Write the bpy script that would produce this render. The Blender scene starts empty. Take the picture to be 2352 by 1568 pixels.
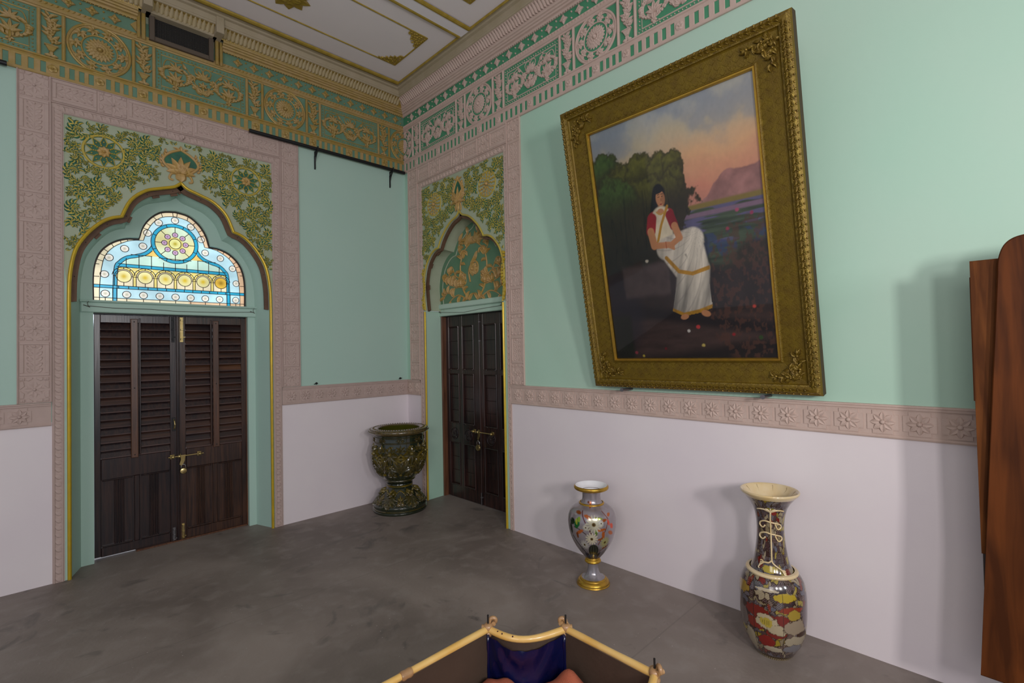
import bpy, math, random
import numpy as np
from mathutils import Vector, Matrix
from mathutils.geometry import tessellate_polygon
S = bpy.context.scene
COL = S.collection
PI = math.pi
# ------------------------------------------------------------------ camera
F_PX, YAW, PITCH, ROLL = 1123.93, 0.774085, 0.018373, -0.019668
cd = bpy.data.cameras.new('camera'); cam = bpy.data.objects.new('camera', cd); COL.objects.link(cam)
cd.sensor_width = 36.0; cd.lens = F_PX / 2352 * 36.0; cd.clip_start = 0.02
_f = Vector((math.sin(YAW) * math.cos(PITCH), math.cos(YAW) * math.cos(PITCH), math.sin(PITCH)))
_r = Vector((math.cos(YAW), -math.sin(YAW), 0)); _u = _r.cross(_f)
_r2 = _r * math.cos(ROLL) + _u * math.sin(ROLL); _u2 = -_r * math.sin(ROLL) + _u * math.cos(ROLL)
CAM = Vector((-3.05466, -4.83843, 1.6))
cam.matrix_world = Matrix(((_r2.x, _u2.x, -_f.x, CAM.x), (_r2.y, _u2.y, -_f.y, CAM.y), (_r2.z, _u2.z, -_f.z, CAM.z), (0, 0, 0, 1)))
S.camera = cam
# ------------------------------------------------------------------ light and exposure
S.view_settings.view_transform = 'Standard'; S.view_settings.look = 'None'
S.view_settings.exposure = 0.14; S.view_settings.gamma = 1.0
w = bpy.data.worlds.new('daylight'); S.world = w; w.use_nodes = True
w.node_tree.nodes['Background'].inputs[0].default_value = (0.80, 0.86, 1.0, 1)
w.node_tree.nodes['Background'].inputs[1].default_value = 0.42
def area(name, loc, target, sx, sy, energy, color):
    l = bpy.data.lights.new(name, 'AREA'); l.shape = 'RECTANGLE'; l.size = sx; l.size_y = sy
    l.energy = energy; l.color = color
    o = bpy.data.objects.new(name, l); COL.objects.link(o); o.location = loc
    o.rotation_euler = (Vector(target) - Vector(loc)).to_track_quat('-Z', 'Y').to_euler()
    return o
area('daylight_far_window', (-2.9, -6.9, 2.1), (-0.3, -3.2, 1.3), 0.26, 0.45, 46, (1.0, 0.95, 0.93))
area('daylight_mid_window', (-3.3, -6.0, 2.0), (-0.3, -3.0, 1.5), 0.26, 0.45, 24, (1.0, 0.94, 0.95))
area('daylight_side_window', (-6.2, -5.6, 2.6), (-0.4, -2.0, 2.4), 1.6, 1.9, 46, (1.0, 0.93, 0.88))
area('daylight_near_window', (-1.9, -7.8, 2.4), (0.0, -3.4, 1.4), 0.4, 0.7, 22, (0.96, 0.97, 1.0))

# ------------------------------------------------------------------ materials
M = {}
def mat(name, col, rough=.6, metal=0., col2=None, scale=8., amt=.5, bump=0., bscale=60., spec=.5, detail=4., coat=0.):
    m = bpy.data.materials.new(name); m.use_nodes = True; nt = m.node_tree; b = nt.nodes['Principled BSDF']
    b.inputs['Base Color'].default_value = (*col, 1); b.inputs['Roughness'].default_value = rough
    b.inputs['Metallic'].default_value = metal; b.inputs['Specular IOR Level'].default_value = spec
    b.inputs['Coat Weight'].default_value = coat; b.inputs['Coat Roughness'].default_value = .12
    tc = nt.nodes.new('ShaderNodeTexCoord')
    if col2:
        n = nt.nodes.new('ShaderNodeTexNoise'); n.inputs['Scale'].default_value = scale; n.inputs['Detail'].default_value = detail
        r = nt.nodes.new('ShaderNodeMapRange'); r.inputs[1].default_value = .5 - .22 / max(amt, .05) * .5; r.inputs[2].default_value = .5 + .22 / max(amt, .05) * .5
        mx = nt.nodes.new('ShaderNodeMix'); mx.data_type = 'RGBA'; mx.inputs[6].default_value = (*col, 1); mx.inputs[7].default_value = (*col2, 1)
        nt.links.new(tc.outputs['Object'], n.inputs['Vector']); nt.links.new(n.outputs['Fac'], r.inputs[0])
        nt.links.new(r.outputs[0], mx.inputs[0]); nt.links.new(mx.outputs[2], b.inputs['Base Color'])
    if bump:
        n2 = nt.nodes.new('ShaderNodeTexNoise'); n2.inputs['Scale'].default_value = bscale; n2.inputs['Detail'].default_value = 5
        bp = nt.nodes.new('ShaderNodeBump'); bp.inputs['Strength'].default_value = bump; bp.inputs['Distance'].default_value = .01
        nt.links.new(tc.outputs['Object'], n2.inputs['Vector']); nt.links.new(n2.outputs['Fac'], bp.inputs['Height'])
        nt.links.new(bp.outputs[0], b.inputs['Normal'])
    M[name] = m; return m
def vmat(name, rough=.4, metal=0., emit=0., coat=0., bump=0.):
    m = bpy.data.materials.new(name); m.use_nodes = True; nt = m.node_tree; b = nt.nodes['Principled BSDF']
    a = nt.nodes.new('ShaderNodeAttribute'); a.attribute_name = 'col'
    nt.links.new(a.outputs['Color'], b.inputs['Base Color'])
    b.inputs['Roughness'].default_value = rough; b.inputs['Metallic'].default_value = metal
    b.inputs['Coat Weight'].default_value = coat; b.inputs['Coat Roughness'].default_value = .08
    if emit:
        nt.links.new(a.outputs['Color'], b.inputs['Emission Color']); b.inputs['Emission Strength'].default_value = emit
    M[name] = m; return m
def wood(name, c1, c2, rough=.35, sx=(30, 30, 1.5), bump=.15, coat=.2):
    m = bpy.data.materials.new(name); m.use_nodes = True; nt = m.node_tree; b = nt.nodes['Principled BSDF']
    tc = nt.nodes.new('ShaderNodeTexCoord'); mp = nt.nodes.new('ShaderNodeMapping'); mp.inputs['Scale'].default_value = sx
    n = nt.nodes.new('ShaderNodeTexNoise'); n.inputs['Scale'].default_value = 2.2; n.inputs['Detail'].default_value = 7; n.inputs['Distortion'].default_value = .6
    n3 = nt.nodes.new('ShaderNodeTexNoise'); n3.inputs['Scale'].default_value = 2.5
    cr = nt.nodes.new('ShaderNodeMapRange'); cr.inputs[1].default_value = .38; cr.inputs[2].default_value = .64
    mx = nt.nodes.new('ShaderNodeMix'); mx.data_type = 'RGBA'; mx.inputs[6].default_value = (*c1, 1); mx.inputs[7].default_value = (*c2, 1)
    ad = nt.nodes.new('ShaderNodeMath'); ad.operation = 'ADD'; sb = nt.nodes.new('ShaderNodeMath'); sb.operation = 'MULTIPLY_ADD'; sb.inputs[1].default_value = .5; sb.inputs[2].default_value = -.25
    L_ = nt.links.new
    L_(tc.outputs['Object'], mp.inputs[0]); L_(mp.outputs[0], n.inputs['Vector']); L_(tc.outputs['Object'], n3.inputs['Vector'])
    L_(n3.outputs['Fac'], sb.inputs[0]); L_(n.outputs['Fac'], ad.inputs[0]); L_(sb.outputs[0], ad.inputs[1])
    L_(ad.outputs[0], cr.inputs[0]); L_(cr.outputs[0], mx.inputs[0]); L_(mx.outputs[2], b.inputs['Base Color'])
    bp = nt.nodes.new('ShaderNodeBump'); bp.inputs['Strength'].default_value = bump; bp.inputs['Distance'].default_value = .004
    L_(n.outputs['Fac'], bp.inputs['Height']); L_(bp.outputs[0], b.inputs['Normal'])
    b.inputs['Roughness'].default_value = rough; b.inputs['Coat Weight'].default_value = coat; b.inputs['Coat Roughness'].default_value = .2
    M[name] = m; return m
mat('mint', (.47, .63, .52), .75, 0, (.40, .64, .50), .6, .6, .05, 30)
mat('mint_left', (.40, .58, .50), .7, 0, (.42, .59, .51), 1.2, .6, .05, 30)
mat('khaki', (.35, .41, .28), .75, 0, (.40, .45, .33), 6, .5)
mat('dado', (.74, .67, .70), .7, 0, (.78, .72, .73), 1.6, .6, .04, 25)
mat('pink_r', (.52, .39, .33), .75, 0, (.56, .43, .37), 12, .5, .15, 90)
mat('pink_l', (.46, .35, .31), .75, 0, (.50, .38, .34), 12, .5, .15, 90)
mat('green_r', (.055, .25, .13), .7, 0, (.07, .28, .15), 9, .5)
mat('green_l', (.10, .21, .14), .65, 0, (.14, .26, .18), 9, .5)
mat('gold_l', (.36, .245, .045), .42, .25, (.40, .28, .11), 22, .5, .2, 120)
mat('tan_l', (.42, .29, .13), .55, .1, (.36, .25, .07), 18, .5, .2, 120)
mat('gold_bead', (.62, .43, .02), .35, .3, (.50, .34, .03), 14, .5)
mat('gold_dark', (.30, .21, .02), .5, .25, (.42, .29, .05), 16, .6)
mat('egg_gold', (.42, .33, .16), .5, .1, (.46, .38, .24), 20, .5)
mat('cream_cornice', (.36, .30, .19), .65, 0, (.42, .35, .25), 6, .5, .2, 90)
mat('leaf_green', (.015, .085, .06), .55, 0, (.04, .17, .08), 14, .5)
mat('leaf_gold', (.56, .43, .05), .5, .1, (.42, .34, .08), 20, .5)
mat('tymp_green', (.10, .22, .12), .65, 0, (.14, .26, .16), 6, .5)
mat('tymp_gold', (.46, .29, .07), .5, .1, (.52, .34, .15), 18, .5)
mat('brown_board', (.10, .055, .032), .7, 0, (.15, .08, .045), 14, .5, .3, 60)
mat('ceiling_white', (.86, .79, .80), .8, 0, (.80, .74, .76), 1.4, .4)
mat('beam_white', (.84, .80, .84), .7)
mat('black_iron', (.02, .02, .022), .45, .5)
mat('vent_frame', (.10, .075, .055), .6)
mat('vent_mesh', (.008, .010, .014), .6)
mat('brass', (.60, .47, .22), .28, .9, (.45, .33, .12), 30, .5)
mat('steel', (.55, .55, .58), .25, 1.)
mat('dull_metal', (.20, .19, .20), .4, .8)
mat('lead', (.035, .025, .022), .5, .3)
mat('stone', (.05, .045, .04), .5)
wood('door_dark', (.012, .007, .009), (.036, .016, .013), .30)
wood('slat_dark', (.012, .007, .009), (.034, .015, .012), .30, (1.5, 30, 40))
wood('slat_mid', (.020, .009, .008), (.060, .024, .014), .30, (1.5, 30, 40))
wood('slat_warm', (.05, .020, .010), (.115, .045, .018), .32, (1.5, 30, 40))
wood('slat_edge_highlight', (.07, .045, .045), (.13, .085, .08), .25, (1.5, 30, 40))  # light caught on the louver lips, painted in as a lighter brown
wood('door_warm', (.022, .010, .008), (.062, .026, .014), .32)
wood('door_red', (.012, .007, .007), (.045, .018, .014), .30)
wood('batten', (.060, .026, .016), (.115, .046, .022), .4)
wood('frame_wood', (.08, .03, .014), (.16, .065, .03), .45)
wood('screen_wood', (.048, .013, .003), (.110, .030, .006), .55, (9, 9, .8), .05, .0)
wood('screen_wood_b', (.075, .022, .004), (.15, .048, .010), .55, (9, 14, 1.2), .05, .0)
for k_ in ('screen_wood', 'screen_wood_b'): M[k_].node_tree.nodes['Principled BSDF'].inputs['Specular IOR Level'].default_value = .12
mat('pic_gold', (.19, .125, .006), .42, .4, (.12, .07, .006), 22, .35, .25, 160)
mat('pic_gold_hi', (.34, .23, .045), .35, .65, (.10, .06, .012), 60, .5, .3, 200)
mat('pic_back', (.05, .03, .01), .8)
mat('ivory', (.62, .36, .08), .3, 0, (.70, .47, .17), 9, .5, coat=.4)
mat('ivory_dark', (.42, .25, .11), .4, 0, (.28, .15, .07), 40, .5, coat=.3)
mat('spot_brown', (.06, .02, .03), .4)
mat('leather_brown', (.10, .064, .046), .5, 0, (.135, .09, .065), 7, .5, .1, 80)
mat('blue_satin', (.002, .003, .024), .22, 0, (.004, .005, .040), 8, .5, .1, 40, coat=.3)
mat('orange_cloth', (.32, .078, .036), .9, 0, (.36, .092, .045), 12, .5, .4, 300)
mat('white_glaze', (.80, .80, .82), .12, 0, coat=.5)
mat('cream_glaze', (.70, .60, .42), .18, 0, (.60, .42, .16), 9, .35, coat=.5)
mat('crack_brown', (.20, .13, .06), .5)
mat('bright_gold', (.60, .36, .04), .28, .8, (.45, .26, .05), 30, .4)
mat('wire', (.10, .09, .07), .5, .4)
vmat('paint', .55, 0, 0, .0)
vmat('silver_paint', .22, .45, 0, .5)
vmat('satsuma', .18, 0, 0, .7)
vmat('majolica', .14, 0, 0, .8)
def glassmat():
    m = bpy.data.materials.new('picture_glass'); m.use_nodes = True; nt = m.node_tree; nt.nodes.clear()
    o = nt.nodes.new('ShaderNodeOutputMaterial'); t = nt.nodes.new('ShaderNodeBsdfTransparent'); g = nt.nodes.new('ShaderNodeBsdfGlossy')
    g.inputs['Roughness'].default_value = .03; f = nt.nodes.new('ShaderNodeFresnel'); f.inputs[0].default_value = 1.45
    mx = nt.nodes.new('ShaderNodeMixShader'); nt.links.new(f.outputs[0], mx.inputs[0]); nt.links.new(t.outputs[0], mx.inputs[1])
    nt.links.new(g.outputs[0], mx.inputs[2]); nt.links.new(mx.outputs[0], o.inputs[0]); M['picture_glass'] = m
glassmat()
def stained():
    m = vmat('stained_glass', .25, 0, .72)
    nt = m.node_tree; b = nt.nodes['Principled BSDF']
    tc = nt.nodes.new('ShaderNodeTexCoord'); n = nt.nodes.new('ShaderNodeTexNoise'); n.inputs['Scale'].default_value = 5; n.inputs['Detail'].default_value = 3
    r = nt.nodes.new('ShaderNodeMapRange'); r.inputs[3].default_value = .42; r.inputs[4].default_value = .80; r.inputs[1].default_value = .35; r.inputs[2].default_value = .65
    nt.links.new(tc.outputs['Object'], n.inputs['Vector']); nt.links.new(n.outputs['Fac'], r.inputs[0]); nt.links.new(r.outputs[0], b.inputs['Emission Strength'])
stained()
def floormat():
    m = bpy.data.materials.new('stone_floor'); m.use_nodes = True; nt = m.node_tree; b = nt.nodes['Principled BSDF']; L_ = nt.links.new
    tc = nt.nodes.new('ShaderNodeTexCoord')
    def noise(s, d, dist=0):
        n = nt.nodes.new('ShaderNodeTexNoise'); n.inputs['Scale'].default_value = s; n.inputs['Detail'].default_value = d; n.inputs['Distortion'].default_value = dist
        L_(tc.outputs['Object'], n.inputs['Vector']); return n
    def rng(src, a, c):
        r = nt.nodes.new('ShaderNodeMapRange'); r.inputs[1].default_value = a; r.inputs[2].default_value = c; L_(src, r.inputs[0]); return r.outputs[0]
    def mix(f, a, c):
        x = nt.nodes.new('ShaderNodeMix'); x.data_type = 'RGBA'; L_(f, x.inputs[0])
        for k, v in ((6, a), (7, c)):
            if isinstance(v, tuple): x.inputs[k].default_value = (*v, 1)
            else: L_(v, x.inputs[k])
        return x.outputs[2]
    base = mix(rng(noise(1.1, 8, .8).outputs['Fac'], .36, .66), (.165, .134, .116), (.272, .228, .200))
    base = mix(rng(noise(9, 9, .3).outputs['Fac'], .50, .95), base, (.30, .262, .235))
    base = mix(rng(noise(3.1, 5, 1.5).outputs['Fac'], .62, .74), base, (.125, .108, .098))
    v = nt.nodes.new('ShaderNodeTexVoronoi'); v.inputs['Scale'].default_value = 24; L_(tc.outputs['Object'], v.inputs['Vector'])
    n5 = noise(4, 2); g = nt.nodes.new('ShaderNodeMath'); g.operation = 'MULTIPLY'
    L_(rng(v.outputs['Distance'], .085, .05), g.inputs[0]); L_(rng(n5.outputs['Fac'], .5, .62), g.inputs[1])
    base = mix(g.outputs[0], base, (.46, .41, .38))
    # thin saw joints of the large slabs, dark grout
    sp = nt.nodes.new('ShaderNodeSeparateXYZ'); L_(tc.outputs['Object'], sp.inputs[0])
    for ax, off in ((1, 3.42),):
        a = nt.nodes.new('ShaderNodeMath'); a.operation = 'ADD'; a.inputs[1].default_value = off; L_(sp.outputs[ax], a.inputs[0])
        c = nt.nodes.new('ShaderNodeMath'); c.operation = 'PINGPONG'; c.inputs[1].default_value = .95; L_(a.outputs[0], c.inputs[0])
        k = rng(c.outputs[0], .006, .003); s = nt.nodes.new('ShaderNodeMath'); s.operation = 'MULTIPLY'; s.inputs[1].default_value = .25; L_(k, s.inputs[0])
        base = mix(s.outputs[0], base, (.09, .08, .07))
    L_(base, b.inputs['Base Color'])
    rr = nt.nodes.new('ShaderNodeMapRange'); rr.inputs[3].default_value = .45; rr.inputs[4].default_value = .62; L_(noise(5, 5).outputs['Fac'], rr.inputs[0]); L_(rr.outputs[0], b.inputs['Roughness'])
    bp = nt.nodes.new('ShaderNodeBump'); bp.inputs['Strength'].default_value = .12; bp.inputs['Distance'].default_value = .01
    L_(noise(45, 6).outputs['Fac'], bp.inputs['Height']); L_(bp.outputs[0], b.inputs['Normal'])
    M['stone_floor'] = m
floormat()

# ------------------------------------------------------------------ mesh builder
def LW(u, v, h): return (u, -h, v)            # left wall: u along X, v up, h into the room
def RW(u, v, h): return (-h, -u, v)           # right wall: u = distance from the corner
def CE(u, v, h): return (u, -v, 4.525 - h)    # ceiling
def ID(u, v, h): return (u, v, h)
class MB:
    def __init__(s, fn=ID): s.v = []; s.f = []; s.m = []; s.fn = fn; s.half = False
    def vert(s, u, v, h): s.v.append(s.fn(u, v, h)); return len(s.v) - 1
    def raw(s, p): s.v.append(tuple(p)); return len(s.v) - 1
    def face(s, ids, m=0): s.f.append(tuple(ids)); s.m.append(m)
    def grid(s, rows, m=0, mats=None, closed=False):
        ids = [[s.vert(*p) for p in r] for r in rows]
        for i in range(len(ids) - 1):
            a, b = ids[i], ids[i + 1]; n = len(a)
            for j in range(n if closed else n - 1):
                k = (j + 1) % n
                s.face((a[j], a[k], b[k], b[j]), mats[j] if mats else m)
        return ids
    def box(s, u0, v0, u1, v1, h0, h1, m=0, bev=0.):
        if u1 < u0: u0, u1 = u1, u0
        if v1 < v0: v0, v1 = v1, v0
        b = min(bev, (u1 - u0) * .45, (v1 - v0) * .45)
        hb = h1 - min(b, abs(h1 - h0) * .6)
        A = [s.vert(u0, v0, h0), s.vert(u1, v0, h0), s.vert(u1, v1, h0), s.vert(u0, v1, h0)]
        B = [s.vert(u0, v0, hb), s.vert(u1, v0, hb), s.vert(u1, v1, hb), s.vert(u0, v1, hb)] if b else None
        C = [s.vert(u0 + b, v0 + b, h1), s.vert(u1 - b, v0 + b, h1), s.vert(u1 - b, v1 - b, h1), s.vert(u0 + b, v1 - b, h1)]
        for P, Q in (((A, B), (B, C)) if b else ((A, C),)):
            for i in range(4): j = (i + 1) % 4; s.face((P[i], P[j], Q[j], Q[i]), m)
        s.face(C, m); s.face(A[::-1], m)
    def prism(s, pts, h0, h1, m=0, bev=0., back=False):
        n = len(pts); cx = sum(p[0] for p in pts) / n; cy = sum(p[1] for p in pts) / n
        a = [s.vert(p[0], p[1], h0) for p in pts]
        b = [s.vert(p[0], p[1], h1 - bev) for p in pts]
        for i in range(n): j = (i + 1) % n; s.face((a[i], a[j], b[j], b[i]), m)
        tp = pts
        if bev:
            tp = []
            for p in pts:
                dx, dy = p[0] - cx, p[1] - cy; l = math.hypot(dx, dy) or 1; k = max(0, 1 - bev * 1.2 / l)
                tp.append((cx + dx * k, cy + dy * k))
            c = [s.vert(p[0], p[1], h1) for p in tp]
            for i in range(n): j = (i + 1) % n; s.face((b[i], b[j], c[j], c[i]), m)
        else: c = b
        for t in tessellate_polygon([[Vector((p[0], p[1], 0)) for p in tp]]):
            (x0, y0), (x1, y1), (x2, y2) = tp[t[0]], tp[t[1]], tp[t[2]]
            k = t if (x1 - x0) * (y2 - y0) - (x2 - x0) * (y1 - y0) > 0 else t[::-1]
            s.face([c[i] for i in k], m)
            if back: s.face([a[i] for i in k[::-1]], m)
    def sheet(s, pts, h, m=0):
        c = [s.vert(p[0], p[1], h) for p in pts]
        for t in tessellate_polygon([[Vector((p[0], p[1], 0)) for p in pts]]):
            (x0, y0), (x1, y1), (x2, y2) = pts[t[0]], pts[t[1]], pts[t[2]]
            k = t if (x1 - x0) * (y2 - y0) - (x2 - x0) * (y1 - y0) > 0 else t[::-1]
            s.face([c[i] for i in k], m)
    def tube(s, path, r, m=0, h=0., closed=False, n=5, r1=None, sq=1.):
        """half-round moulding lying on the surface along a 2-D path"""
        P = path; N = len(P); rows = []
        for i in range(N):
            a = P[(i - 1) % N] if (closed or i > 0) else P[i]; b = P[(i + 1) % N] if (closed or i < N - 1) else P[i]
            dx, dy = b[0] - a[0], b[1] - a[1]; l = math.hypot(dx, dy) or 1e-9; nx, ny = -dy / l, dx / l
            rr = r if r1 is None else r + (r1 - r) * i / max(1, N - 1)
            if r1 is None and not closed and N > 6 and r1 is None: pass
            rows.append([(P[i][0] + nx * rr * math.cos(PI * k / n), P[i][1] + ny * rr * math.cos(PI * k / n), h + sq * rr * math.sin(PI * k / n)) for k in range(n, -1, -1)][::-1])
        if closed: rows.append(rows[0])
        s.grid(rows, m)
    def dome(s, u, v, r, hh, m=0, h=0., n=8, k=2, ru=None):
        ru = ru or r
        rows = [[(u + ru * math.cos(a) * math.cos(t), v + r * math.sin(a) * math.cos(t), h + hh * math.sin(t)) for a in [2 * PI * i / n for i in range(n)]] for t in [PI / 2 * j / (k + 1) for j in range(k + 1)]]
        ids = s.grid(rows, m, closed=True); c = s.vert(u, v, h + hh)
        for i in range(n): s.face((ids[-1][i], ids[-1][(i + 1) % n], c), m)
    def leaf(s, u, v, a, L, W, hh, m=0, m2=None, h=0., bend=0., n=5, vein=.7):
        m2 = m if m2 is None else m2; x, y = u, v; st = L / n; rows = []
        for i in range(n + 1):
            t = i / n; wd = W * .5 * (math.sin(PI * min(1, t ** .75 * 1.0)) ** .8 if 0 < t < 1 else .06)
            nx, ny = -math.sin(a), math.cos(a); z = hh * (math.sin(PI * (.15 + .8 * t)))
            rows.append([(x + nx * k * wd, y + ny * k * wd, h + z * q) for k, q in ((-1, 0), (-.62, .85), (0, vein), (.62, .85), (1, 0))])
            x += math.cos(a) * st; y += math.sin(a) * st; a += bend / n
        s.grid(rows, mats=(m, m, m2, m2) if s.half else (m, m2, m2, m))
    def rosette(s, u, v, r, n, hh, m=0, m2=None, h=0., a0=0., wf=1., core=.25, mc=None, ry=None):
        for i in range(n):
            a = a0 + 2 * PI * i / n
            s.leaf(u + r * .1 * math.cos(a), v + r * .1 * math.sin(a), a, r * .9, 2 * PI * r / n * .85 * wf, hh, m, m2, h, n=4)
        s.dome(u, v, r * core, hh * 1.5, m if mc is None else mc, h, 8, 1)
    def ringg(s, u, v, r, t, m=0, h=0., n=32, a0=0, a1=2 * PI):
        full = a1 - a0 > 6.2; k = n if full else n + 1
        s.tube([(u + r * math.cos(a0 + (a1 - a0) * i / n), v + r * math.sin(a0 + (a1 - a0) * i / n)) for i in range(k)], t, m, h, closed=full)
    def fan(s, u, v, a, L, n, spread, W, hh, m=0, m2=None, h=0.):
        for i in range(n):
            q = (i / (n - 1) - .5) if n > 1 else 0
            s.leaf(u, v, a + q * spread, L * (1 - .9 * q * q), W, hh, m, m2, h, bend=q * .9, n=4)
    def profile(s, prof, u0, u1, m=0, mats=None, mitre0=0, mitre1=0):
        """sweep profile [(h, v)...] along u; mitre adds h*mitre to the end position"""
        rows = [[(u0 + h * mitre0, v, h) for h, v in prof], [(u1 + h * mitre1, v, h) for h, v in prof]]
        ids = [[s.vert(*p) for p in r] for r in rows]
        for j in range(len(prof) - 1): s.face((ids[0][j], ids[1][j], ids[1][j + 1], ids[0][j + 1]), mats[j] if mats else m)
    def tube3(s, P, r, m=0, n=8, closed=False, rf=None, cap=True):
        P = [Vector(p) for p in P]; N = len(P); up = None; rings = []
        for i in range(N):
            a = P[(i - 1) % N] if (closed or i > 0) else P[i]; b = P[(i + 1) % N] if (closed or i < N - 1) else P[i]
            t = (b - a).normalized()
            if up is None: up = t.orthogonal().normalized()
            else: up = (up - t * up.dot(t)); up = up.normalized() if up.length > 1e-6 else t.orthogonal().normalized()
            sd = t.cross(up); rr = r * (rf(i / max(1, N - 1)) if rf else 1)
            rings.append([s.raw(P[i] + up * rr * math.cos(2 * PI * k / n) + sd * rr * math.sin(2 * PI * k / n)) for k in range(n)])
        if closed: rings.append(rings[0])
        for i in range(len(rings) - 1):
            for k in range(n): j = (k + 1) % n; s.face((rings[i][k], rings[i][j], rings[i + 1][j], rings[i + 1][k]), m)
        if cap and not closed: s.face(rings[0][::-1], m); s.face(rings[-1], m)
    def lathe(s, prof, c=(0, 0, 0), n=48, m=0, mf=None):
        rows = [[(c[0] + r * math.cos(2 * PI * i / n), c[1] + r * math.sin(2 * PI * i / n), c[2] + z) for i in range(n)] for r, z in prof]
        ids = [[s.vert(*p) for p in r] for r in rows]
        for i in range(len(ids) - 1):
            for j in range(n): k = (j + 1) % n; s.face((ids[i][j], ids[i][k], ids[i + 1][k], ids[i + 1][j]), mf(prof[i]) if mf else m)
        return ids
    def obj(s, name, mats, parent=None, smooth=None, loc=None, colors=None, kind=None):
        me = bpy.data.meshes.new(name); me.from_pydata(s.v, [], s.f)
        for k in mats: me.materials.append(M[k])
        me.polygons.foreach_set('material_index', s.m)
        if smooth is not None:
            me.polygons.foreach_set('use_smooth', [True] * len(s.f))
            if smooth < 3: me.set_sharp_from_angle(angle=smooth)
        if colors is not None:
            a = me.color_attributes.new('col', 'FLOAT_COLOR', 'POINT'); a.data.foreach_set('color', np.asarray(colors, dtype=np.float32).ravel())
        me.update(); o = bpy.data.objects.new(name, me); COL.objects.link(o)
        if loc: o.location = loc
        if parent: o.parent = parent
        if kind: o['kind'] = kind
        return o
def struct(name, mb, mats, smooth=None, parent=None):
    o = mb.obj(name, mats, parent, smooth)
    if parent is None: o['kind'] = 'structure'
    return o
def thing(name, label, cat, loc=(0, 0, 0), group=None):
    o = bpy.data.objects.new(name, None); COL.objects.link(o); o.location = loc; o.empty_display_size = .1
    o['label'] = label; o['category'] = cat
    if group: o['group'] = group
    return o
def part(name, mb, mats, parent, smooth=None, label=None, colors=None):
    o = mb.obj(name, mats, None, smooth, colors=colors); root = parent
    q = parent
    off = Vector((0, 0, 0))
    while q is not None: off += q.location; q = q.parent
    for vtx in o.data.vertices: vtx.co -= off
    o.parent = parent
    if label: o['label'] = label
    return o
def copy_tree(o, parent=None):
    c = o.copy(); COL.objects.link(c); c.parent = parent
    for ch in list(o.children): copy_tree(ch, c)
    return c
# numpy value noise
def vnoise(x, y, seed=0):
    xi = np.floor(x).astype(np.int64); yi = np.floor(y).astype(np.int64); fx = x - xi; fy = y - yi
    fx = fx * fx * (3 - 2 * fx); fy = fy * fy * (3 - 2 * fy)
    def hsh(a, b):
        n = (a * 374761393 + b * 668265263 + seed * 1442695041) & 0x7fffffff
        n = ((n ^ (n >> 13)) * 1274126177) & 0x7fffffff
        return ((n ^ (n >> 16)) & 0xffff) / 65535.
    return (hsh(xi, yi) * (1 - fx) + hsh(xi + 1, yi) * fx) * (1 - fy) + (hsh(xi, yi + 1) * (1 - fx) + hsh(xi + 1, yi + 1) * fx) * fy
def fbm(x, y, o=4, seed=0):
    r = 0; a = .5; t = 0
    for i in range(o): r = r + a * vnoise(x * 2 ** i, y * 2 ** i, seed + i); t += a; a *= .5
    return r / t
def sst(a, b, x): t = np.clip((x - a) / (b - a), 0, 1); return t * t * (3 - 2 * t)

# ------------------------------------------------------------------ room shell
def smooth_path(P, k=5):
    out = []
    for i in range(len(P) - 1):
        p0 = P[max(0, i - 1)]; p1 = P[i]; p2 = P[i + 1]; p3 = P[min(len(P) - 1, i + 2)]
        for j in range(k):
            t = j / k; t2 = t * t; t3 = t2 * t
            out.append(tuple(.5 * (2 * p1[q] + (p2[q] - p0[q]) * t + (2 * p0[q] - 5 * p1[q] + 4 * p2[q] - p3[q]) * t2 + (3 * p1[q] - p0[q] - 3 * p2[q] + p3[q]) * t3) for q in range(2)))
    out.append(tuple(P[-1])); return out
def lobes(segs, k=4):
    out = []
    for s_ in segs:
        q = smooth_path(s_, k); out += q if not out else q[1:]
    return out
def full(half, cx):      # half: list from apex down the right side -> outline left foot .. apex .. right foot
    return [(cx - x, z) for x, z in half[::-1]] + [(cx + x, z) for x, z in half[1:]]
LC, RC = -2.17, .995
LH = lobes([[(0, 3.056), (.045, 3.016), (.13, 2.985), (.24, 2.94), (.335, 2.845), (.392, 2.705)],
            [(.392, 2.705), (.46, 2.68), (.53, 2.625), (.61, 2.52), (.665, 2.40), (.694, 2.22), (.70, 2.03)]])
RH = lobes([[(0, 3.01), (.045, 2.965), (.14, 2.93), (.23, 2.865), (.31, 2.78), (.362, 2.695)],
            [(.362, 2.695), (.43, 2.685), (.51, 2.635), (.59, 2.53), (.637, 2.36), (.632, 2.20), (.612, 2.05)]])
LA, RA = full(LH, LC), full(RH, RC)
def scaled(A, cx, kx, z0, kz): return [(cx + (x - cx) * kx, z0 + (z - z0) * kz) for x, z in A]
WLX0 = -6.5; ZT = 4.56; ZD = 1.15
WIN = lobes([[(0, 2.875), (.10, 2.855), (.18, 2.79), (.235, 2.70), (.262, 2.60)],
             [(.262, 2.60), (.34, 2.59), (.42, 2.555), (.49, 2.49), (.535, 2.40), (.556, 2.27), (.556, 2.06)]])
WINO = full(WIN, -2.166)
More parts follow.
